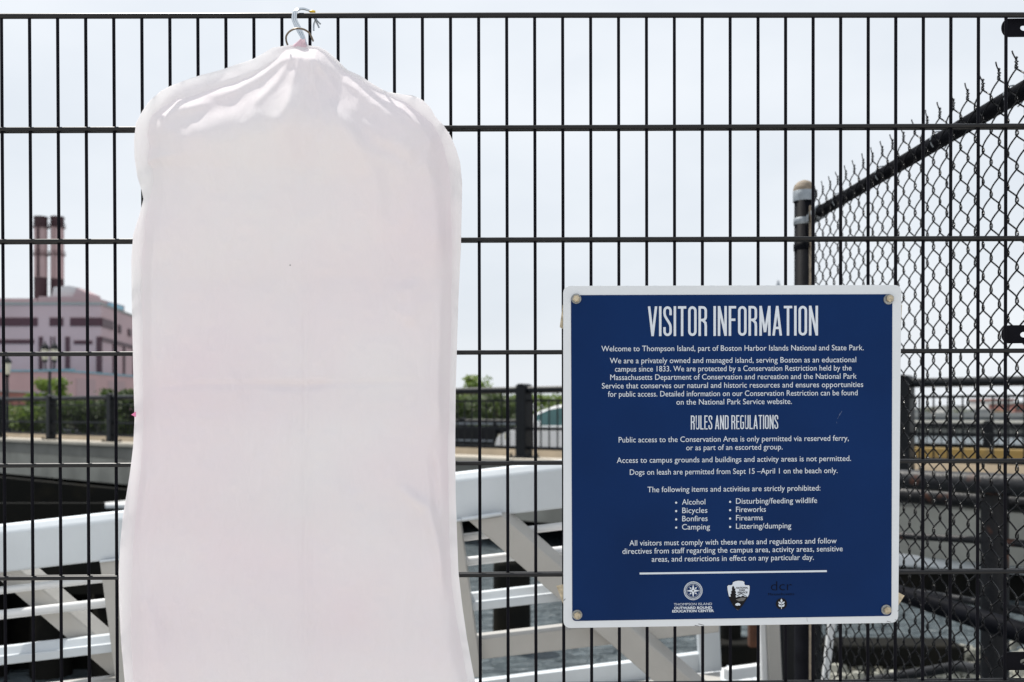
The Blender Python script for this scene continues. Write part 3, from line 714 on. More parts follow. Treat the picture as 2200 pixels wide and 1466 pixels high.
# ------------------------------------------------------------------ black welded wire fence (the near plane)
FD = 1.78
KX = [0, 5, 11, 17, 21, 27, 36]; KV = [3.5, 305, 666, 1028.5, 1269, 1628.6, 2161.2]
def vx(k): 
    if k < 0: return 3.5 + 60.3 * k
    if k > 36: return 2161.2 + 59.2 * (k - 36)
    return float(np.interp(k, KX, KV))
def wire_fence():
    t = thing('wire_fence', (0, 0, 0), 'black welded wire fence panel that carries the white bag and the blue sign', 'fence')
    rows = [(35.5, 33), (280.5, 272.5), (520, 513), (761.5, 754), (1000.5, 990), (1242, 1227), (1484, 1463.5), (1726, 1702), (1968, 1940)]
    def Y(r, x): return rows[r][0] + (rows[r][1] - rows[r][0]) * x / 2200
    for k in range(-6, 44):
        x0 = vx(k); dx = 9 - .32 * k
        a = P(x0 - dx * .05, Y(0, x0) + 2, FD); b_ = P(x0 + dx * 1.36, 2010, FD)
        MB().tube([a, a.lerp(b_, .5), b_], .00285, 10).build('vertical_wire', M['black'], t)
    for i, (yl, yr) in enumerate(rows):
        for sgn in ((-1, 1) if i else (0,)):
            r = .0038 if i else .0048
            off = Vector((0, sgn * .0064, 0))
            MB().tube([P(-360, yl + (yr - yl) * -360 / 2200, FD) + off, P(1100, (yl + yr) / 2 - (1.2 if i == 0 else .4), FD) + off, P(2560, yl + (yr - yl) * 2560 / 2200, FD) + off], r, 12).build('horizontal_wire', M['black_bar'], t)
    # clamp plates with a slot, fixed behind the last wires
    for yc in (59.5, 718.5, 1421):
        hh = 19.5; pts = []
        for kk in range(13):
            a = math.pi / 2 + math.pi * kk / 12; pts.append((2168 + 15.5 * math.cos(a), yc - hh * math.sin(a) * 1.0))
        loop = [(2290, yc - hh - 1)] + pts + [(2290, yc + hh - 1)]
        hole = [(2200 + 8 * math.cos(a) + (4 if math.cos(a) > 0 else -0), yc + 1 + 6 * math.sin(a)) for a in np.linspace(0, 2 * math.pi, 24, endpoint=False)]
        # plate with hole: bridge polygon via strips left/top/bottom/right
        d = FD + .0105; th = Vector((0, .003, 0))
        import bmesh
        bm = bmesh.new()
        def rg(lp): 
            vs = [bm.verts.new(P(x, y, d)) for x, y in lp]; return [bm.edges.new((vs[i], vs[(i + 1) % len(vs)])) for i in range(len(vs))]
        es = rg(loop) + rg(hole)
        bmesh.ops.triangle_fill(bm, use_beauty=True, edges=es)
        ret = bmesh.ops.extrude_face_region(bm, geom=bm.faces[:])
        for v in [g_ for g_ in ret['geom'] if isinstance(g_, bmesh.types.BMVert)]: v.co += th
        bmesh.ops.recalc_face_normals(bm, faces=bm.faces[:])
        me = bpy.data.meshes.new('clamp_plate'); bm.to_mesh(me); bm.free(); me.materials.append(M['black'])
        o = bpy.data.objects.new('clamp_plate', me); COL.objects.link(o); o.parent = t
wire_fence()

# ------------------------------------------------------------------ information sign
SD = FD - .016
def sign():
    t = thing('information_sign', P(1573, 1347, SD), 'square blue VISITOR INFORMATION sign with white border bolted to the wire fence', 'sign')
    TH = .003
    def rrect(tl, tr, br, bl, r, n=7):
        c = [np.array(p, float) for p in (tl, tr, br, bl)]; out = []
        for i in range(4):
            p, q, s_ = c[i], c[i - 1], c[(i + 1) % 4]
            a = p + (q - p) / np.linalg.norm(q - p) * r; b_ = p + (s_ - p) / np.linalg.norm(s_ - p) * r
            for k in range(n + 1):
                u = k / n; out.append(tuple((1 - u) ** 2 * a + 2 * u * (1 - u) * p + u * u * b_))
        return out
    def plate(lp, y0, th, name, m, par=t, bev=0):
        q = [P(x, y, SD) + Vector((0, y0, 0)) for x, y in lp]
        return MB().prism(q, Vector((0, th, 0))).build(name, m, par, bev)
    panel = plate(rrect((1210, 614.5), (1937, 612.5), (1930, 1338.5), (1210.5, 1350), 17), 0, TH, 'panel', M['sign_white'], t, .0006)
    face = plate(rrect((1226.5, 634.5), (1917, 632.5), (1915, 1323.5), (1229.5, 1334.5), 9), -.0006, .0004, 'blue_face', M['sign_blue'])
    LY = -.0011
    def slope(y): return float(np.interp(y, [650, 760, 1200, 1330], [-.0035, -.0045, -.0125, -.0145]))
    XC = 1573
    def put(verts, faces, name, m, ly=LY):
        mb = MB(); mb.add([P(x, y + slope(y) * (x - XC), SD) + Vector((0, ly, 0)) for x, y in verts], faces)
        return mb.build(name, m, t)
    # ---- body text from the built-in font
    def text_mesh(s, bold=0.0):
        cu = bpy.data.curves.new('tmp', 'FONT'); cu.body = s
        cu.offset = bold; cu.resolution_u = 3; cu.offset = bold
        o = bpy.data.objects.new('tmp', cu); COL.objects.link(o)
        dg = bpy.context.evaluated_depsgraph_get(); me = bpy.data.meshes.new_from_object(o.evaluated_get(dg))
        vs = [tuple(v.co) for v in me.vertices]; fs = [tuple(p.vertices) for p in me.polygons]
        bpy.data.objects.remove(o); bpy.data.curves.remove(cu); bpy.data.meshes.remove(me)
        return vs, fs
    HC = max(v[1] for v in text_mesh('H', 0)[0])
    def line(s, x0, x1, bl, cap=11.6, bold=.0, name='text_line', m=M['letter'], ly=LY):
        vs, fs = text_mesh(s, bold)
        xs = [v[0] for v in vs]; a, b_ = min(xs), max(xs); sx = (x1 - x0) / (b_ - a); sy = cap / HC
        return put([(x0 + (v[0] - a) * sx, bl - v[1] * sy) for v in vs], fs, name, m, ly)
    for s, a, b_, y in [
        ('Welcome to Thompson Island, part of Boston Harbor Islands National and State Park.', 1292, 1855, 754),
        ('We are a privately owned and managed island, serving Boston as an educational', 1310, 1839, 779.8),
        ('campus since 1833. We are protected by a Conservation Restriction held by the', 1321, 1829, 797.6),
        ('Massachusetts Department of Conservation and recreation and the National Park', 1311, 1840, 815.4),
        ('Service that conserves our natural and historic resources and ensures opportunities', 1293, 1854, 833.4),
        ('for public access. Detailed information on our Conservation Restriction can be found', 1306, 1842, 851.2),
        ('on the National Park Service website.', 1453, 1701, 869),
        ('Public access to the Conservation Area is only permitted via reserved ferry,', 1329, 1823, 949),
        ('or as part of an escorted group.', 1474, 1681, 966.8),
        ('Access to campus grounds and buildings and activity areas is not permitted.', 1325, 1828, 992.8),
        ('Dogs on leash are permitted from Sept 15 \u2013April 1 on the beach only.', 1353, 1799, 1018.5),
        ('The following items and activities are strictly prohibited:', 1391, 1762, 1056),
        ('Alcohol', 1465, 1515, 1083.3), ('Bicycles', 1465.5, 1519.5, 1101.4), ('Bonfires', 1465.5, 1520, 1119), ('Camping', 1465, 1525, 1136.8),
        ('Disturbing/feeding wildlife', 1581, 1755, 1082.6), ('Fireworks', 1581, 1645, 1100.5), ('Firearms', 1581, 1638.5, 1118.5), ('Littering/dumping', 1581, 1699.5, 1136.4),
        ('All visitors must comply with these rules and regulations and follow', 1352, 1797, 1170),
        ('directives from staff regarding the campus area, activity areas, sensitive', 1337, 1810, 1187.3),
        ('areas, and restrictions in effect on any particular day.', 1400, 1748, 1205)]:
        line(s, a, b_, y)
    def disc(cx, cy, r, n=16): return [(cx + r * math.cos(2 * math.pi * i / n), cy + r * math.sin(2 * math.pi * i / n)) for i in range(n)]
    for x, ys in ((1452.5, (1079, 1097, 1114.8, 1132.4)), (1568.3, (1078.4, 1096.3, 1114.3, 1132.2))):
        for y in ys: put(disc(x, y, 2.3, 12), [tuple(range(12))[::-1]], 'bullet', M['letter'])
    put([(1374, 1227.8), (1776, 1227.8), (1776, 1231.8), (1374, 1231.8)], [(0, 3, 2, 1)], 'divider', M['letter'])
    # ---- condensed headline letters drawn as strokes
    def arc(cx, cy, rx, ry, a0, a1, n=6): return [(cx + rx * math.cos(R(a0 + (a1 - a0) * i / n)), cy + ry * math.sin(R(a0 + (a1 - a0) * i / n))) for i in range(n + 1)]
    W_, T_ = .285, .082              # letter width, stroke (height 1)
    h = T_ / 2; x0, x1, y0, y1 = h, W_ - h, h, 1 - h; rx, ry = (x1 - x0) / 2, .115; cx = W_ / 2; mid = .53
    O_ = arc(cx, y1 - ry, rx, ry, 180, 0, 8) + arc(cx, y0 + ry, rx, ry, 0, -180, 8) + [(x0, y1 - ry)]
    G = {
        'I': (T_, [[(h, 0), (h, 1)]]),
        'V': (W_ * 1.08, [[(h * .9, 1), (W_ * .54, 0)], [(W_ * .54, 0), (W_ * 1.08 - h * .9, 1)]]),
        'T': (W_ * .98, [[(0, 1 - h), (W_ * .98, 1 - h)], [(W_ * .49, 0), (W_ * .49, 1 - h)]]),
        'F': (W_ * .86, [[(h, 0), (h, 1)], [(h, 1 - h), (W_ * .86, 1 - h)], [(h, .54), (W_ * .78, .54)]]),
        'E': (W_ * .86, [[(h, 0), (h, 1)], [(h, 1 - h), (W_ * .86, 1 - h)], [(h, .54), (W_ * .78, .54)], [(h, h), (W_ * .86, h)]]),
        'L': (W_ * .84, [[(h, 0), (h, 1)], [(h, h), (W_ * .84, h)]]),
        'N': (W_ * 1.05, [[(h, 0), (h, 1)], [(W_ * 1.05 - h, 0), (W_ * 1.05 - h, 1)], [(h, 1), (W_ * 1.05 - h, 0)]]),
        'M': (W_ * 1.3, [[(h, 0), (h, 1)], [(W_ * 1.3 - h, 0), (W_ * 1.3 - h, 1)], [(h, 1), (W_ * .65, .12)], [(W_ * .65, .12), (W_ * 1.3 - h, 1)]]),
        'A': (W_ * 1.1, [[(h * .9, 0), (W_ * .55, 1)], [(W_ * .55, 1), (W_ * 1.1 - h * .9, 0)], [(W_ * .26, .26), (W_ * .84, .26)]]),
        'O': (W_, [O_]),
        'U': (W_, [[(x0, 1), (x0, y0 + ry)] + arc(cx, y0 + ry, rx, ry, 180, 360, 8) + [(x1, 1)]]),
        'D': (W_, [[(h, 0), (h, 1)], [(h, y1), (cx * .9, y1)] + arc(cx, y1 - ry, rx, ry, 70, 0, 6) + arc(cx, y0 + ry, rx, ry, 0, -70, 6) + [(cx * .9, y0), (h, y0)]]),
        'R': (W_ * 1.05, [[(h, 0), (h, 1)], [(h, y1), (cx * .9, y1)] + arc(cx, y1 - ry, rx, ry, 70, 0, 6) + arc(cx, mid + ry, rx, ry, 0, -70, 6) + [(h, mid)], [(cx, mid), (x1 - .01, mid - .09), (x1, mid - .2), (x1, 0)]]),
        'G': (W_, [[(x1, .72), (x1, y1 - ry)] + arc(cx, y1 - ry, rx, ry, 0, 180, 8) + arc(cx, y0 + ry, rx, ry, 180, 360, 8) + [(x1, .48), (cx, .48)]]),
        'S': (W_, [[(x1, .70), (x1, y1 - ry)] + arc(cx, y1 - ry, rx, ry, 0, 180, 8)[1:] + [(x0, .77), (x0 + .012, .69), (x0 + .045, .62), (cx, .53), (x1 - .045, .44), (x1 - .012, .37), (x1, .29), (x1, y0 + ry)] + arc(cx, y0 + ry, rx, ry, 0, -180, 8)[1:] + [(x0, .30)]]),
    }
    def stroke(pts, w):
        pts = [np.array(p, float) for p in pts]; n = len(pts); L = []; Rr = []
        closed = np.linalg.norm(pts[0] - pts[-1]) < 1e-6
        for i in range(n):
            a = pts[i - 1] if i else (pts[-2] if closed else None); c_ = pts[i + 1] if i < n - 1 else (pts[1] if closed else None); p = pts[i]
            ds = []
            if a is not None: ds.append((p - a) / np.linalg.norm(p - a))
            if c_ is not None: ds.append((c_ - p) / np.linalg.norm(c_ - p))
            tt = sum(ds); tt = tt / np.linalg.norm(tt); nn = np.array([-tt[1], tt[0]])
            cs = abs(np.dot(nn, np.array([-ds[0][1], ds[0][0]]))); o_ = nn * (w / 2) / max(cs, .5)
            L.append(p + o_); Rr.append(p - o_)
        return L, Rr
    def headline(txt, X0, X1, top, bl, name):
        gap = .062; sp = .15; x = 0; segs = []
        for ch in txt:
            if ch == ' ': x += sp; continue
            wd, sts = G[ch]
            for st_ in sts:
                diag_ = 1.0
                L, Rr = stroke(st_, T_ * diag_); segs.append(([p + np.array([x, 0]) for p in L], [p + np.array([x, 0]) for p in Rr]))
            x += wd + gap
        tot = x - gap; sx = (X1 - X0) / tot; sy = bl - top
        mb = MB(); j = 0
        for L, Rr in segs:
            vs = []; ly = LY - .00004 * (j % 3); j += 1
            for p in L + Rr:
                px = X0 + p[0] * sx; py = bl - min(max(p[1], 0), 1) * sy
                vs.append(P(px, py + slope(py) * (px - XC), SD) + Vector((0, ly, 0)))
            n = len(L); mb.add(vs, [(i, n + i, n + i + 1, i + 1) for i in range(n - 1)])
        mb.build(name, M['letter'], t)
    headline('VISITOR', 1392, 1519.5, 658, 722, 'headline_word'); headline('INFORMATION', 1532.5, 1757, 658, 722, 'headline_word')
    headline('RULES', 1484, 1530, 892.5, 922.5, 'subheading_word'); headline('AND', 1536, 1565, 892.5, 922.5, 'subheading_word'); headline('REGULATIONS', 1571, 1671.5, 892.5, 922.5, 'subheading_word')
    # ---- compass emblem
    cx, cy = 1489, 1268.2
    lg = []
    def poly(pts, nm, m, ly=LY): return put(pts, [tuple(range(len(pts)))], nm, m, ly)
    def ringmesh(r0, r1, n=48, a0=0, a1=360):
        v = []; f = []
        for i in range(n + 1):
            a = R(a0 + (a1 - a0) * i / n); v += [(cx + r0 * math.cos(a), cy + r0 * math.sin(a)), (cx + r1 * math.cos(a), cy + r1 * math.sin(a))]
        f = [(2 * i, 2 * i + 1, 2 * i + 3, 2 * i + 2) for i in range(n)]
        return v, f
    V, Fc = [], []
    def acc(v, f):
        o = len(V); V.extend(v); Fc.extend([tuple(i + o for i in q) for q in f])
    acc(*ringmesh(18.9, 20)); acc(*ringmesh(15.3, 16.1)); acc(*ringmesh(12.9, 13.3))
    for i in range(36):
        a = R(i * 10); b2 = a + .17
        acc([(cx + 16.3 * math.cos(a), cy + 16.3 * math.sin(a)), (cx + 18.8 * math.cos(b2), cy + 18.8 * math.sin(b2)), (cx + 18.8 * math.cos(b2 + .07), cy + 18.8 * math.sin(b2 + .07)), (cx + 16.3 * math.cos(a + .08), cy + 16.3 * math.sin(a + .08))], [(0, 1, 2, 3)])
    for i in range(4):
        a = R(i * 90); 
        for s_ in (-1, 1):
            acc([(cx, cy), (cx + 4 * math.cos(a + s_ * R(45)), cy + 4 * math.sin(a + s_ * R(45))), (cx + 15 * math.cos(a), cy + 15 * math.sin(a))], [(0, 1, 2)])
        a += R(45)
        acc([(cx + 11.6 * math.cos(a), cy + 11.6 * math.sin(a)), (cx + 7.4 * math.cos(a + .25), cy + 7.4 * math.sin(a + .25)), (cx + 5.6 * math.cos(a), cy + 5.6 * math.sin(a)), (cx + 7.4 * math.cos(a - .25), cy + 7.4 * math.sin(a - .25))], [(0, 1, 2, 3)])
    put(V, Fc, 'compass_emblem', M['letter'])
    poly(disc(cx, cy, 1.6, 12), 'compass_pin', M['print_black'], LY - .0003)
    line('THOMPSON ISLAND', 1447.5, 1529.5, 1299.3, 5.0, -.002, 'emblem_text')
    line('OUTWARD BOUND', 1448, 1529.5, 1307.2, 5.0, .035, 'emblem_text')
    line('EDUCATION CENTER', 1444, 1533.5, 1314, 5.0, .035, 'emblem_text')
    # ---- arrowhead emblem
    def em(pts): return [(1420 + x / 6.875, 1220 + y / 6.875) for x, y in pts]
    arrow = [(1060, 215), (1100, 198), (1145, 192), (1200, 196), (1230, 212), (1228, 235), (1240, 258), (1270, 262), (1295, 260), (1308, 275), (1306, 330), (1298, 395), (1275, 440), (1240, 500), (1200, 560), (1165, 600), (1135, 628), (1100, 600), (1055, 540), (1020, 470), (1000, 410), (985, 340), (978, 275), (995, 256), (1035, 258), (1055, 245)]
    arrow2 = [(1145 + (x - 1145) * 1.03, 400 + (y - 400) * 1.02) for x, y in arrow]
    poly(em(arrow2)[::-1], 'arrowhead_emblem', M['print_black'], LY)
    poly(em(arrow)[::-1], 'arrowhead_field', M['letter'], LY - .0002)
    poly(em([(1003, 425), (1060, 430), (1110, 440), (1150, 420), (1175, 430), (1205, 410), (1240, 430), (1280, 432), (1240, 500), (1200, 560), (1165, 600), (1135, 626), (1100, 600), (1055, 540), (1018, 468)])[::-1], 'emblem_ground', M['print_black'], LY - .0004)
    poly(em([(1100, 470), (1185, 440), (1255, 445), (1220, 490), (1150, 495)])[::-1], 'emblem_hills', M['print_grey'], LY - .0005)
    poly(em([(1110, 415), (1185, 375), (1270, 425), (1255, 425), (1185, 388), (1125, 418)])[::-1], 'emblem_peak', M['print_black'], LY - .00045)
    poly(em([(1065, 265), (1082, 290), (1078, 300), (1100, 310), (1092, 330), (1100, 345), (1108, 368), (1095, 375), (1115, 400), (1100, 412), (1108, 440), (1020, 440), (1030, 412), (1018, 400), (1040, 375), (1032, 350), (1048, 335), (1045, 300), (1050, 280)])[::-1], 'emblem_tree', M['print_black'], LY - .00042)
    poly(em([(1092, 545), (1105, 528), (1130, 518), (1155, 525), (1172, 545), (1160, 560), (1140, 555), (1125, 562), (1105, 555)])[::-1], 'emblem_bison', M['letter'], LY - .0006)
    def et(s, a, b_, y, cap): line(s, 1420 + a / 6.875, 1420 + b_ / 6.875, 1220 + y / 6.875, cap, .03, 'emblem_text', M['print_black'], LY - .0005)
    et('NATIONAL', 1112, 1285, 309, 3.5); et('PARK', 1155, 1245, 343, 3.5); et('SERVICE', 1128, 1275, 378, 3.5)
    # ---- dcr and leaf
    line('dcr', 1656, 1701, 1270, 20, -.012, 'emblem_text', M['print_dim']); line('Massachusetts', 1650, 1706, 1280.5, 5.2, 0, 'emblem_text', M['print_dim'])
    lc = (1678.5, 1298.7)
    poly(disc(*lc, 12, 28)[::-1], 'leaf_disc', M['print_black'], LY)
    V, Fc = [], []
    acc([(lc[0] - .5, lc[1] - 4), (lc[0] + .5, lc[1] - 4), (lc[0] + .6, lc[1] + 11), (lc[0] - .6, lc[1] + 11)], [(0, 1, 2, 3)])
    def leaf(bx, by, ang, L):
        a = R(ang); ux, uy = math.cos(a), math.sin(a); q = []
        for u, w_ in ((0, 0), (.3, .26), (.6, .24), (1, 0), (.6, -.24), (.3, -.26)): q.append((bx + ux * u * L - uy * w_ * L, by + uy * u * L + ux * w_ * L))
        acc(q, [(0, 1, 2, 3, 4, 5)])
    leaf(lc[0], lc[1] - 3, -90, 8)
    for by in (0.5, 6.5):
        leaf(lc[0] - .8, lc[1] + by, -140, 8); leaf(lc[0] + .8, lc[1] + by, -40, 8)
    put(V, Fc, 'leaf_emblem', M['letter'], LY - .0003)
    # scratches
    V, Fc = [], []
    for x, y, dx, dy in [(1808, 885, -9, 16), (1804, 890, -5, 12), (1796, 908, 1.5, 4)]:
        acc([(x, y), (x + .8, y + .3), (x + dx + .3, y + dy), (x + dx, y + dy)], [(0, 1, 2, 3)])
    put(V, Fc, 'scratch', mat('scratch_grey', (.09, .13, .24), .5), LY)
    chip = mat('chip_grey', (.10, .10, .11), .6)
    V, Fc = [], []
    for x, y, dx, dy in [(1928, 1313, 4, -4), (1210.8, 1290, 3.6, -4), (1500, 1340, 12, 3), (1492, 1343, 9, 2), (1733, 1326, .8, 9), (1905, 1334, 9, 2.5), (1922, 1331, 6, 2)]:
        acc([(x, y), (x + dx, y + dy), (x + dx + .8, y + dy + 1.2), (x + .5, y + 1.4)], [(0, 1, 2, 3)])
    put([(x, y - slope(y) * (x - XC)) for x, y in V], Fc, 'paint_chip', chip, -.0003)
    # bolts
    for (x, y, ang, dx, dy) in [(1238, 642.5, 10, 0, 0), (1908.5, 644, 25, 1.8, -2), (1240, 1321, 30, .6, .6), (1903.5, 1310, 35, 1.5, .5)]:
        c = P(x, y, SD); wa = MB()
        def cyl(mb, c, r, ya, yb_, n, ph=0.0, r2=None):
            va = [c + Vector((r * math.cos(ph + 2 * math.pi * i / n), ya, r * math.sin(ph + 2 * math.pi * i / n))) for i in range(n)]
            vb = [c + Vector(((r2 or r) * math.cos(ph + 2 * math.pi * i / n), yb_, (r2 or r) * math.sin(ph + 2 * math.pi * i / n))) for i in range(n)]
            mb.add(va + vb, [(i, (i + 1) % n, n + (i + 1) % n, n + i) for i in range(n)] + [tuple(range(n, 2 * n))])
        c2 = P(x + dx, y + dy, SD); hd = MB(); cyl(hd, c2, .0068, -.0005, -.0060, 6, R(ang)); cyl(hd, c2, .0068, -.0060, -.0068, 6, R(ang), .0056); cyl(hd, c2, .0042, -.0066, -.0071, 16)
        bo = hd.build('bolt', M['steel'], t)
        cyl(wa, c, .0092, 0, -.0022, 26, 0, .0088); wa.build('washer', M['washer'], bo)
    # spring clips behind the panel
    for q in ([(1209, 655), (1202.5, 703), (1209, 707), (1240, 707), (1240, 655)], [(1195, 1259), (1214, 1255), (1240, 1252), (1240, 1310), (1213, 1306)], [(1930, 1273), (1943.5, 1280), (1930, 1301), (1900, 1301), (1900, 1273)], [(1938, 655), (1905, 655), (1905, 700), (1936, 700)]):
        MB().prism([P(x, y, FD - .0125) for x, y in q], Vector((0, .0012, 0))).build('mounting_clip', M['steel'], t)
sign()

# ------------------------------------------------------------------ white garment bag
OUT_R = [(640, 96), (662, 98), (683, 100), (700, 108), (722, 126), (745, 150), (775, 163), (800, 180), (830, 197), (850, 203), (885, 204.5), (908, 215), (925, 232), (936, 252), (952, 268), (968, 292), (980, 320), (989, 350), (993, 395), (992, 450), (990, 540), (985, 640), (982, 740), (979, 840), (978, 960), (979, 1060), (982, 1150), (985, 1230), (993, 1300), (1003, 1370), (1012, 1420), (1021, 1466), (1036, 1560)]
OUT_L = [(640, 96), (612, 98.5), (585, 103), (560, 118), (540, 129), (510, 138), (470, 152), (430, 162), (400, 172), (366, 185), (345, 196), (320, 218), (305, 240), (292, 265), (288, 300), (289, 340), (295, 380), (304, 408), (308, 428), (300, 460), (286, 505), (282, 560), (283, 640), (285, 740), (287, 830), (289, 900), (286, 960), (280, 1010), (272, 1060), (264, 1110), (258, 1170), (255, 1230), (256, 1300), (260, 1380), (268, 1466), (274, 1560)]
FR_L = [(640, 99), (612, 102), (590, 113), (560, 132), (520, 153), (480, 168), (440, 181), (400, 192), (372, 203), (348, 226), (326, 246), (317, 265), (314, 290), (319, 315), (311, 342), (313, 354), (325, 362), (325, 390), (319, 415), (313, 440), (306, 480), (301, 560), (300, 640), (301, 740), (303, 830), (305, 900), (303, 960), (299, 1010), (293, 1060), (287, 1110), (281, 1170), (277, 1230), (277, 1300), (279, 1380), (285, 1466), (290, 1560)]
FR_R = [(640, 99), (662, 101), (683, 103), (700, 112), (722, 131), (745, 154), (775, 168), (800, 184), (830, 200), (850, 208), (874, 218), (896, 235), (914, 250), (930, 264), (946, 290), (958, 320), (968, 360), (974, 420), (975, 520), (973, 700), (969, 900), (967, 1000), (969, 1150), (974, 1250), (984, 1320), (996, 1390), (1009, 1466), (1024, 1560)]
def interp_y(pts, y):
    ys = [p[1] for p in pts]; xs = [p[0] for p in pts]
    return np.interp(y, ys, xs)
def smooth1(a, w):
    k = np.hanning(w + 2)[1:-1]; k /= k.sum(); p = np.pad(a, w // 2, mode='edge'); return np.convolve(p, k, 'valid')[:len(a)]
def seg_dist(X, Y, a, b):
    ax, ay = a; bx, by = b; dx, dy = bx - ax, by - ay; L2 = dx * dx + dy * dy
    u = np.clip(((X - ax) * dx + (Y - ay) * dy) / L2, 0, 1); return np.hypot(X - ax - u * dx, Y - ay - u * dy), u, ((X - ax) * dy - (Y - ay) * dx) / math.sqrt(L2)
def vnoise(X, Y, sc, seed):
    rg = np.random.RandomState(seed); g_ = rg.rand(64, 64); x = X / sc; y = Y / sc
    xi = np.floor(x).astype(int); yi = np.floor(y).astype(int); fx = x - xi; fy = y - yi
    fx = fx * fx * (3 - 2 * fx); fy = fy * fy * (3 - 2 * fy)
    G_ = lambda i, j: g_[i % 64, j % 64]
    return (G_(xi, yi) * (1 - fx) + G_(xi + 1, yi) * fx) * (1 - fy) + (G_(xi, yi + 1) * (1 - fx) + G_(xi + 1, yi + 1) * fx) * fy - .5
def creases(X, Y, lst):
    D = np.zeros_like(X)
    for pts, amp, wd, mode in lst:
        best = np.full_like(X, 1e9); sd_ = np.zeros_like(X); gl = np.zeros_like(X); n = len(pts) - 1
        for i in range(n):
            dd, u, s_ = seg_dist(X, Y, pts[i], pts[i + 1]); m_ = dd < best
            best = np.where(m_, dd, best); sd_ = np.where(m_, s_, sd_); gl = np.where(m_, (i + u) / n, gl)
        fade = np.clip(np.minimum(gl, 1 - gl) * 5, 0, 1)
        if mode == 'open': fade = np.clip((1 - gl) * 4, 0, 1)
        gsn = np.exp(-(best / wd) ** 2)
        if mode == 'step': D += amp * fade * gsn * np.where(sd_ > 0, 1, -1) * np.minimum(best / wd, 1) * 2
        else: D += amp * fade * gsn
    return D
def bag_panel(Lp, Rp, ny, nx, edge, T, Rpx, sign_, folds, name, m, parent, seed, extra=None):
    ytop = min(p[1] for p in Lp); yb = 1558
    v = np.linspace(0, 1, ny) ** 1.35
    y = ytop + .4 + (yb - ytop - .4) * v
    xl, xr = interp_y(Lp, y), interp_y(Rp, y)
    u = np.linspace(0, 1, nx); u = .5 - .5 * np.cos(u * math.pi) * (.55 + .45 * 1) * 1.0
    u = .5 + (u - .5)
    X = xl[:, None] + (xr - xl)[:, None] * u[None, :]; Y = np.repeat(y[:, None], nx, 1)
    ol = [p for p in Lp if p[1] < 1500]; orr = [p for p in Rp if p[1] < 1500]
    dist = np.full_like(X, 1e9)
    for lp in (Lp, Rp):
        for a, b in zip(lp[:-1], lp[1:]):
            dd, _, _ = seg_dist(X, Y, a, b); dist = np.minimum(dist, dd)
    if sign_ > 0 and T > .03:
        Rp_ = np.interp(Y, [95, 330, 520, 700], [175, 140, 60, 44]); T_ = np.interp(Y, [95, 330, 600], [.066, .060, .026])
    else: Rp_, T_ = Rpx, T
    q = 1 - np.clip(dist / Rp_, 0, 1)
    dep = T_ * np.clip(1 - q * q, 0, 1)
    dm = np.clip(dist / 25, 0, 1)
    dep = dep + dm * (creases(X, Y, folds) + .006 * vnoise(X * 1.4, Y * .5, 120, seed) + .0035 * vnoise(X * 1.5, Y * .7, 45, seed + 1) + .0022 * vnoise(X, Y, 18, seed + 2))
    if extra is not None: dep = dep + dm * extra(X, Y)
    d = FD - .052 + edge - sign_ * dep
    mb = MB()
    V = np.stack([(X - 1100) / F * d, d + CAMY, EYE + (HOR - Y) / F * d], -1).reshape(-1, 3)
    fs = [(i * nx + j, i * nx + j + 1, (i + 1) * nx + j + 1, (i + 1) * nx + j) for i in range(ny - 1) for j in range(nx - 1)]
    if sign_ > 0: fs = [f[::-1] for f in fs]
    mb.add(V.tolist(), fs, True)
    return mb.build(name, m, parent)
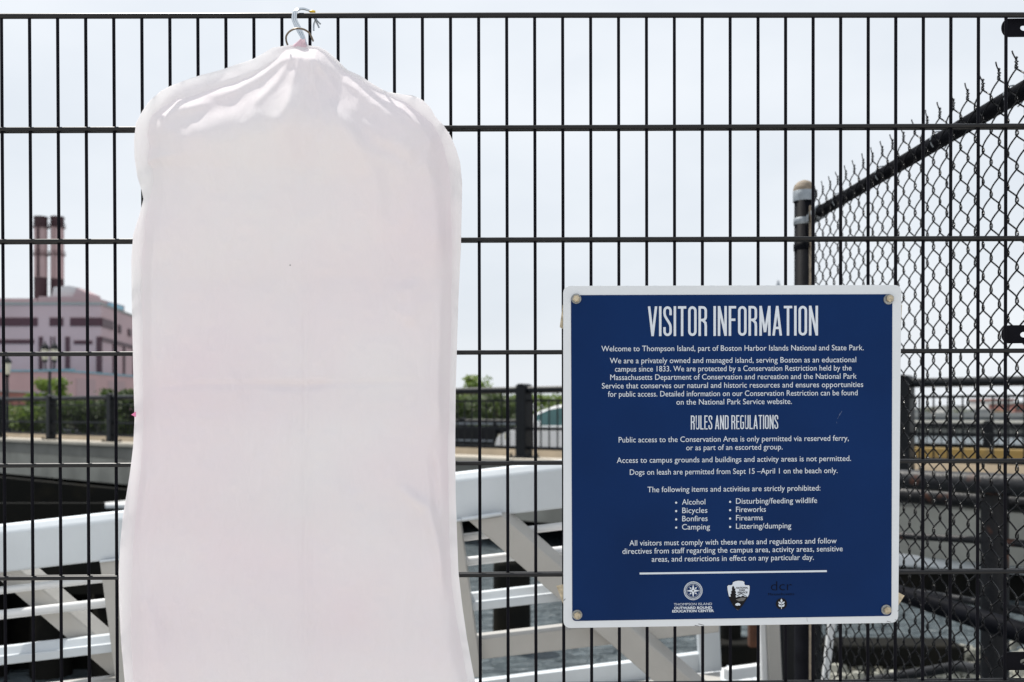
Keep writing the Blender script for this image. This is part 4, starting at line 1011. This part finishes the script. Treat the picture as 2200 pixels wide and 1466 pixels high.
def garment_bag():
    t = thing('garment_bag', P(640, 1466, FD - .05), 'long white fabric garment bag hanging on the wire fence left of the sign', 'garment bag')
    ff = [
        ([(664, 128), (700, 190), (755, 290), (800, 380), (820, 470), (830, 520)], .008, 24, 'open'),
        ([(652, 120), (640, 200), (610, 260), (570, 275)], .008, 26, 'open'),
        ([(650, 120), (660, 210), (655, 330), (655, 480)], -.007, 24, 'open'),
        ([(622, 118), (520, 190), (420, 222), (340, 252)], .006, 26, 'open'),
        ([(600, 140), (500, 215), (400, 262), (330, 330)], -.006, 24, 'open'),
        ([(690, 130), (770, 210), (860, 262), (940, 320)], .006, 26, 'open'),
        ([(700, 170), (800, 250), (900, 300), (955, 380)], -.006, 26, 'open'),
        ([(668, 112), (712, 175), (742, 240)], .004, 8, 'open'), ([(676, 112), (745, 172), (800, 222), (850, 250)], .0045, 9, 'open'), ([(628, 112), (560, 165), (500, 196), (450, 210)], .0045, 9, 'open'), ([(634, 116), (590, 180), (540, 230)], .004, 9, 'open'), ([(644, 118), (625, 190), (615, 250)], .0035, 8, 'open'), ([(662, 118), (682, 200), (700, 280)], .004, 8, 'open'), ([(330, 262), (380, 236), (460, 220)], .004, 9, 'm'), ([(820, 205), (868, 240), (912, 276)], .0045, 8, 'm'),
        ([(320, 235), (370, 215), (440, 196)], -.004, 10, 'm'),
        ([(850, 205), (880, 238), (902, 252)], .006, 10, 'm'),
        ([(862, 206), (900, 235)], -.004, 7, 'm'),
        ([(790, 165), (830, 195), (850, 212)], .003, 8, 'm'),
        ([(655, 470), (656, 900), (657, 1300), (658, 1470)], .0020, 7, 'step'),
        ([(300, 832), (450, 826), (640, 826), (760, 824), (960, 818)], -.0024, 6, 'm'),
        ([(560, 828), (640, 832), (720, 824)], -.004, 9, 'm'),
        ([(840, 1030), (920, 1095), (945, 1180), (958, 1300)], .009, 13, 'm'),
        ([(928, 960), (935, 1050), (940, 1110)], -.007, 9, 'm'),
        ([(305, 960), (313, 1030), (305, 1080), (300, 1150)], .007, 7, 'm'),
        ([(870, 600), (890, 650), (870, 700)], .009, 26, 'm'),
        ([(720, 210), (790, 300), (900, 360)], -.005, 14, 'open'), ([(905, 300), (935, 420), (948, 560)], .006, 16, 'm'), ([(345, 300), (352, 420), (340, 560)], .006, 18, 'm'), ([(330, 420), (322, 620), (326, 800)], .005, 10, 'm'), ([(948, 600), (940, 800), (946, 950)], .006, 11, 'm'), ([(640, 900), (560, 1010), (520, 1130)], .003, 30, 'm'), ([(700, 1000), (760, 1130), (790, 1280)], .003, 30, 'm'),
        ([(300, 1250), (330, 1350), (340, 1466)], .006, 20, 'm'),
        ([(960, 1200), (990, 1330), (1010, 1466)], -.004, 12, 'm'),
        ([(480, 700), (470, 1000), (500, 1466)], .006, 70, 'm'), ([(820, 560), (830, 900), (800, 1466)], .007, 70, 'm'),
    ]
    def ex(X, Y):
        arc_ = 262 + .00042 * (X - 645) ** 2
        return .014 * np.exp(-((Y - arc_) / 60) ** 2) * np.clip((X - 300) / 60, 0, 1) * np.clip((985 - X) / 60, 0, 1) - .006 * np.exp(-((Y - arc_ - 120) / 70) ** 2)
    bag_panel(FR_L, FR_R, 300, 190, .0045, .052, 95, 1, ff, 'front_panel', M['bag'], t, 3, ex)
    fb = [([(640, 120), (480, 180), (330, 260)], .01, 30, 'open'), ([(298, 470), (292, 700), (296, 900)], .004, 6, 'm'), ([(985, 300), (980, 600), (972, 1000)], .004, 7, 'm'), ([(290, 290), (300, 350), (312, 400)], .006, 12, 'm')]
    bag_panel(OUT_L, OUT_R, 220, 120, .003, .0035, 26, 1, fb, 'back_panel', M['bag_back'], t, 9)
    bag_panel(OUT_L, OUT_R, 160, 80, .0032, .016, 80, -1, [], 'back_panel', M['bag_back'], t, 15)
    k = MB(); k.tube([P(622.5, 569.5, FD - .113), P(624, 570.5, FD - .113)], .0009, 6); k.build('speck', M['print_black'], t)
    return t
garment_bag()

# hangers: hook over the top wire, neck and shoulders inside the bag
def crv(ctrl, n=40):
    ctrl = [Vector(c) for c in ctrl]; c = [ctrl[0] * 2 - ctrl[1]] + ctrl + [ctrl[-1] * 2 - ctrl[-2]]; out = []
    for i in range(1, len(c) - 2):
        for k in range(n // (len(c) - 3) + 1):
            u = k / (n // (len(c) - 3) + 1)
            out.append(.5 * ((2 * c[i]) + (-c[i - 1] + c[i + 1]) * u + (2 * c[i - 1] - 5 * c[i] + 4 * c[i + 1] - c[i + 2]) * u * u + (-c[i - 1] + 3 * c[i] - 3 * c[i + 1] + c[i + 2]) * u ** 3))
    return out + [c[-2]]
def hp(x, y, dy): return P(x, y, FD + dy)
def hanger(pts, r, m, label, sh=None, tip=None):
    t = thing('clothes_hanger', hp(650, 110, -.05), label, 'clothes hanger', 'wire hangers holding the white bag')
    MB().tube(crv([hp(*p) for p in pts], 60), r, 10).build('hook', m, t)
    if sh:
        MB().tube(crv([hp(*p) for p in sh], 40), r, 8).build('shoulder_wire', m, t)
    if tip:
        c = hp(*tip); MB().tube([c + Vector((-.005, 0, .001)), c, c + Vector((.004, .001, -.0012)), c + Vector((.0052, .001, -.002))], [.0012, .0031, .0036, .001], 10).build('plastic_tip', M['yellow_tip'], t)
shw = lambda o: [(655, 120 + o, -.05), (560, 170 + o, -.05), (380, 250 + o, -.05), (360, 275 + o, -.05), (640, 285 + o, -.05), (920, 275 + o, -.05), (900, 250 + o, -.05), (740, 170 + o, -.05), (655, 120 + o, -.05)]
def hk(o, ex, ey):
    return [(657 + o * .6, 112, -.05), (650 + o, 84, -.045), (639 + o * 1.5, 62, -.035), (631 + o * 1.3, 44, -.022), (630.5 + o * 1.2, 34, -.014), (634 + o, 24, -.006), (644 + o * .6, 18.0 + abs(o) * .4, 0), (656 + o * .4, 18.8 + abs(o) * .5, .007), (667 + o, 25 + o * .4, .012), (675 + o, 36, .015), ((675 + ex) / 2, (36 + ey) / 2 + 1, .016), (ex, ey, .016)]
hanger(hk(-1.6, 685.5, 59.5), .0016, M['wire'], 'outermost bright wire hanger hook with a yellow tip over the top wire', None, (671, 25.5, .006))
hanger(hk(1.6, 688.5, 52), .0016, M['wire'], 'middle bright wire hanger hook over the top wire, its end hanging longest to the right', None)
hanger(hk(4.8, 674, 66), .0016, M['wire'], 'innermost bright wire hanger hook over the top wire, its end behind the upright wire', None)
hanger([(618, 97, -.062), (615, 88, -.062), (615, 78, -.062), (621, 69, -.062), (631, 63, -.062), (642, 61.5, -.062), (654, 64, -.062), (664, 71, -.062), (669, 79, -.062), (673, 89, -.062)], .0016, M['bronze'], 'brown bronze hanger hook lying loose across the bright hooks, not over the wire')

# pink garment inside: collar at the neck, tip at the left edge
def garment():
    t = thing('pink_garment', P(640, 130, FD - .055), 'pale pink garment whose collar pokes out of the neck of the white bag', 'garment')
    mb = MB(); rows = 8; cols = 28; vs = []
    for i in range(rows):
        u = i / (rows - 1); y = 84 + u * 34
        xl = np.interp(u, [0, .3, .6, 1], [646, 633, 620, 600]); xr = np.interp(u, [0, .3, .6, 1], [656, 659, 664, 684])
        for j in range(cols):
            a = 2 * math.pi * j / cols; wv = 1 + .12 * math.sin(a * 5) + .05 * math.sin(a * 9 + u * 4)
            cx_ = (xl + xr) / 2; rx = (xr - xl) / 2 * wv
            vs.append(hp(cx_ + rx * math.cos(a), y + 1.5 * math.sin(a * 3), -.0462 + (.004 + .002 * u) * math.sin(a) * wv))
    fs = [(i * cols + j, i * cols + (j + 1) % cols, (i + 1) * cols + (j + 1) % cols, (i + 1) * cols + j) for i in range(rows - 1) for j in range(cols)]
    mb.add(vs, fs, True); mb.build('collar', M['pink'], t)
    q = [hp(x, y, -.058) for x, y in ((292, 885), (282.5, 891.5), (292, 896))]
    MB().prism(q, Vector((0, -.002, 0))).build('fabric_tip', mat('bright_pink', (.75, .22, .40), .7), t)
garment()
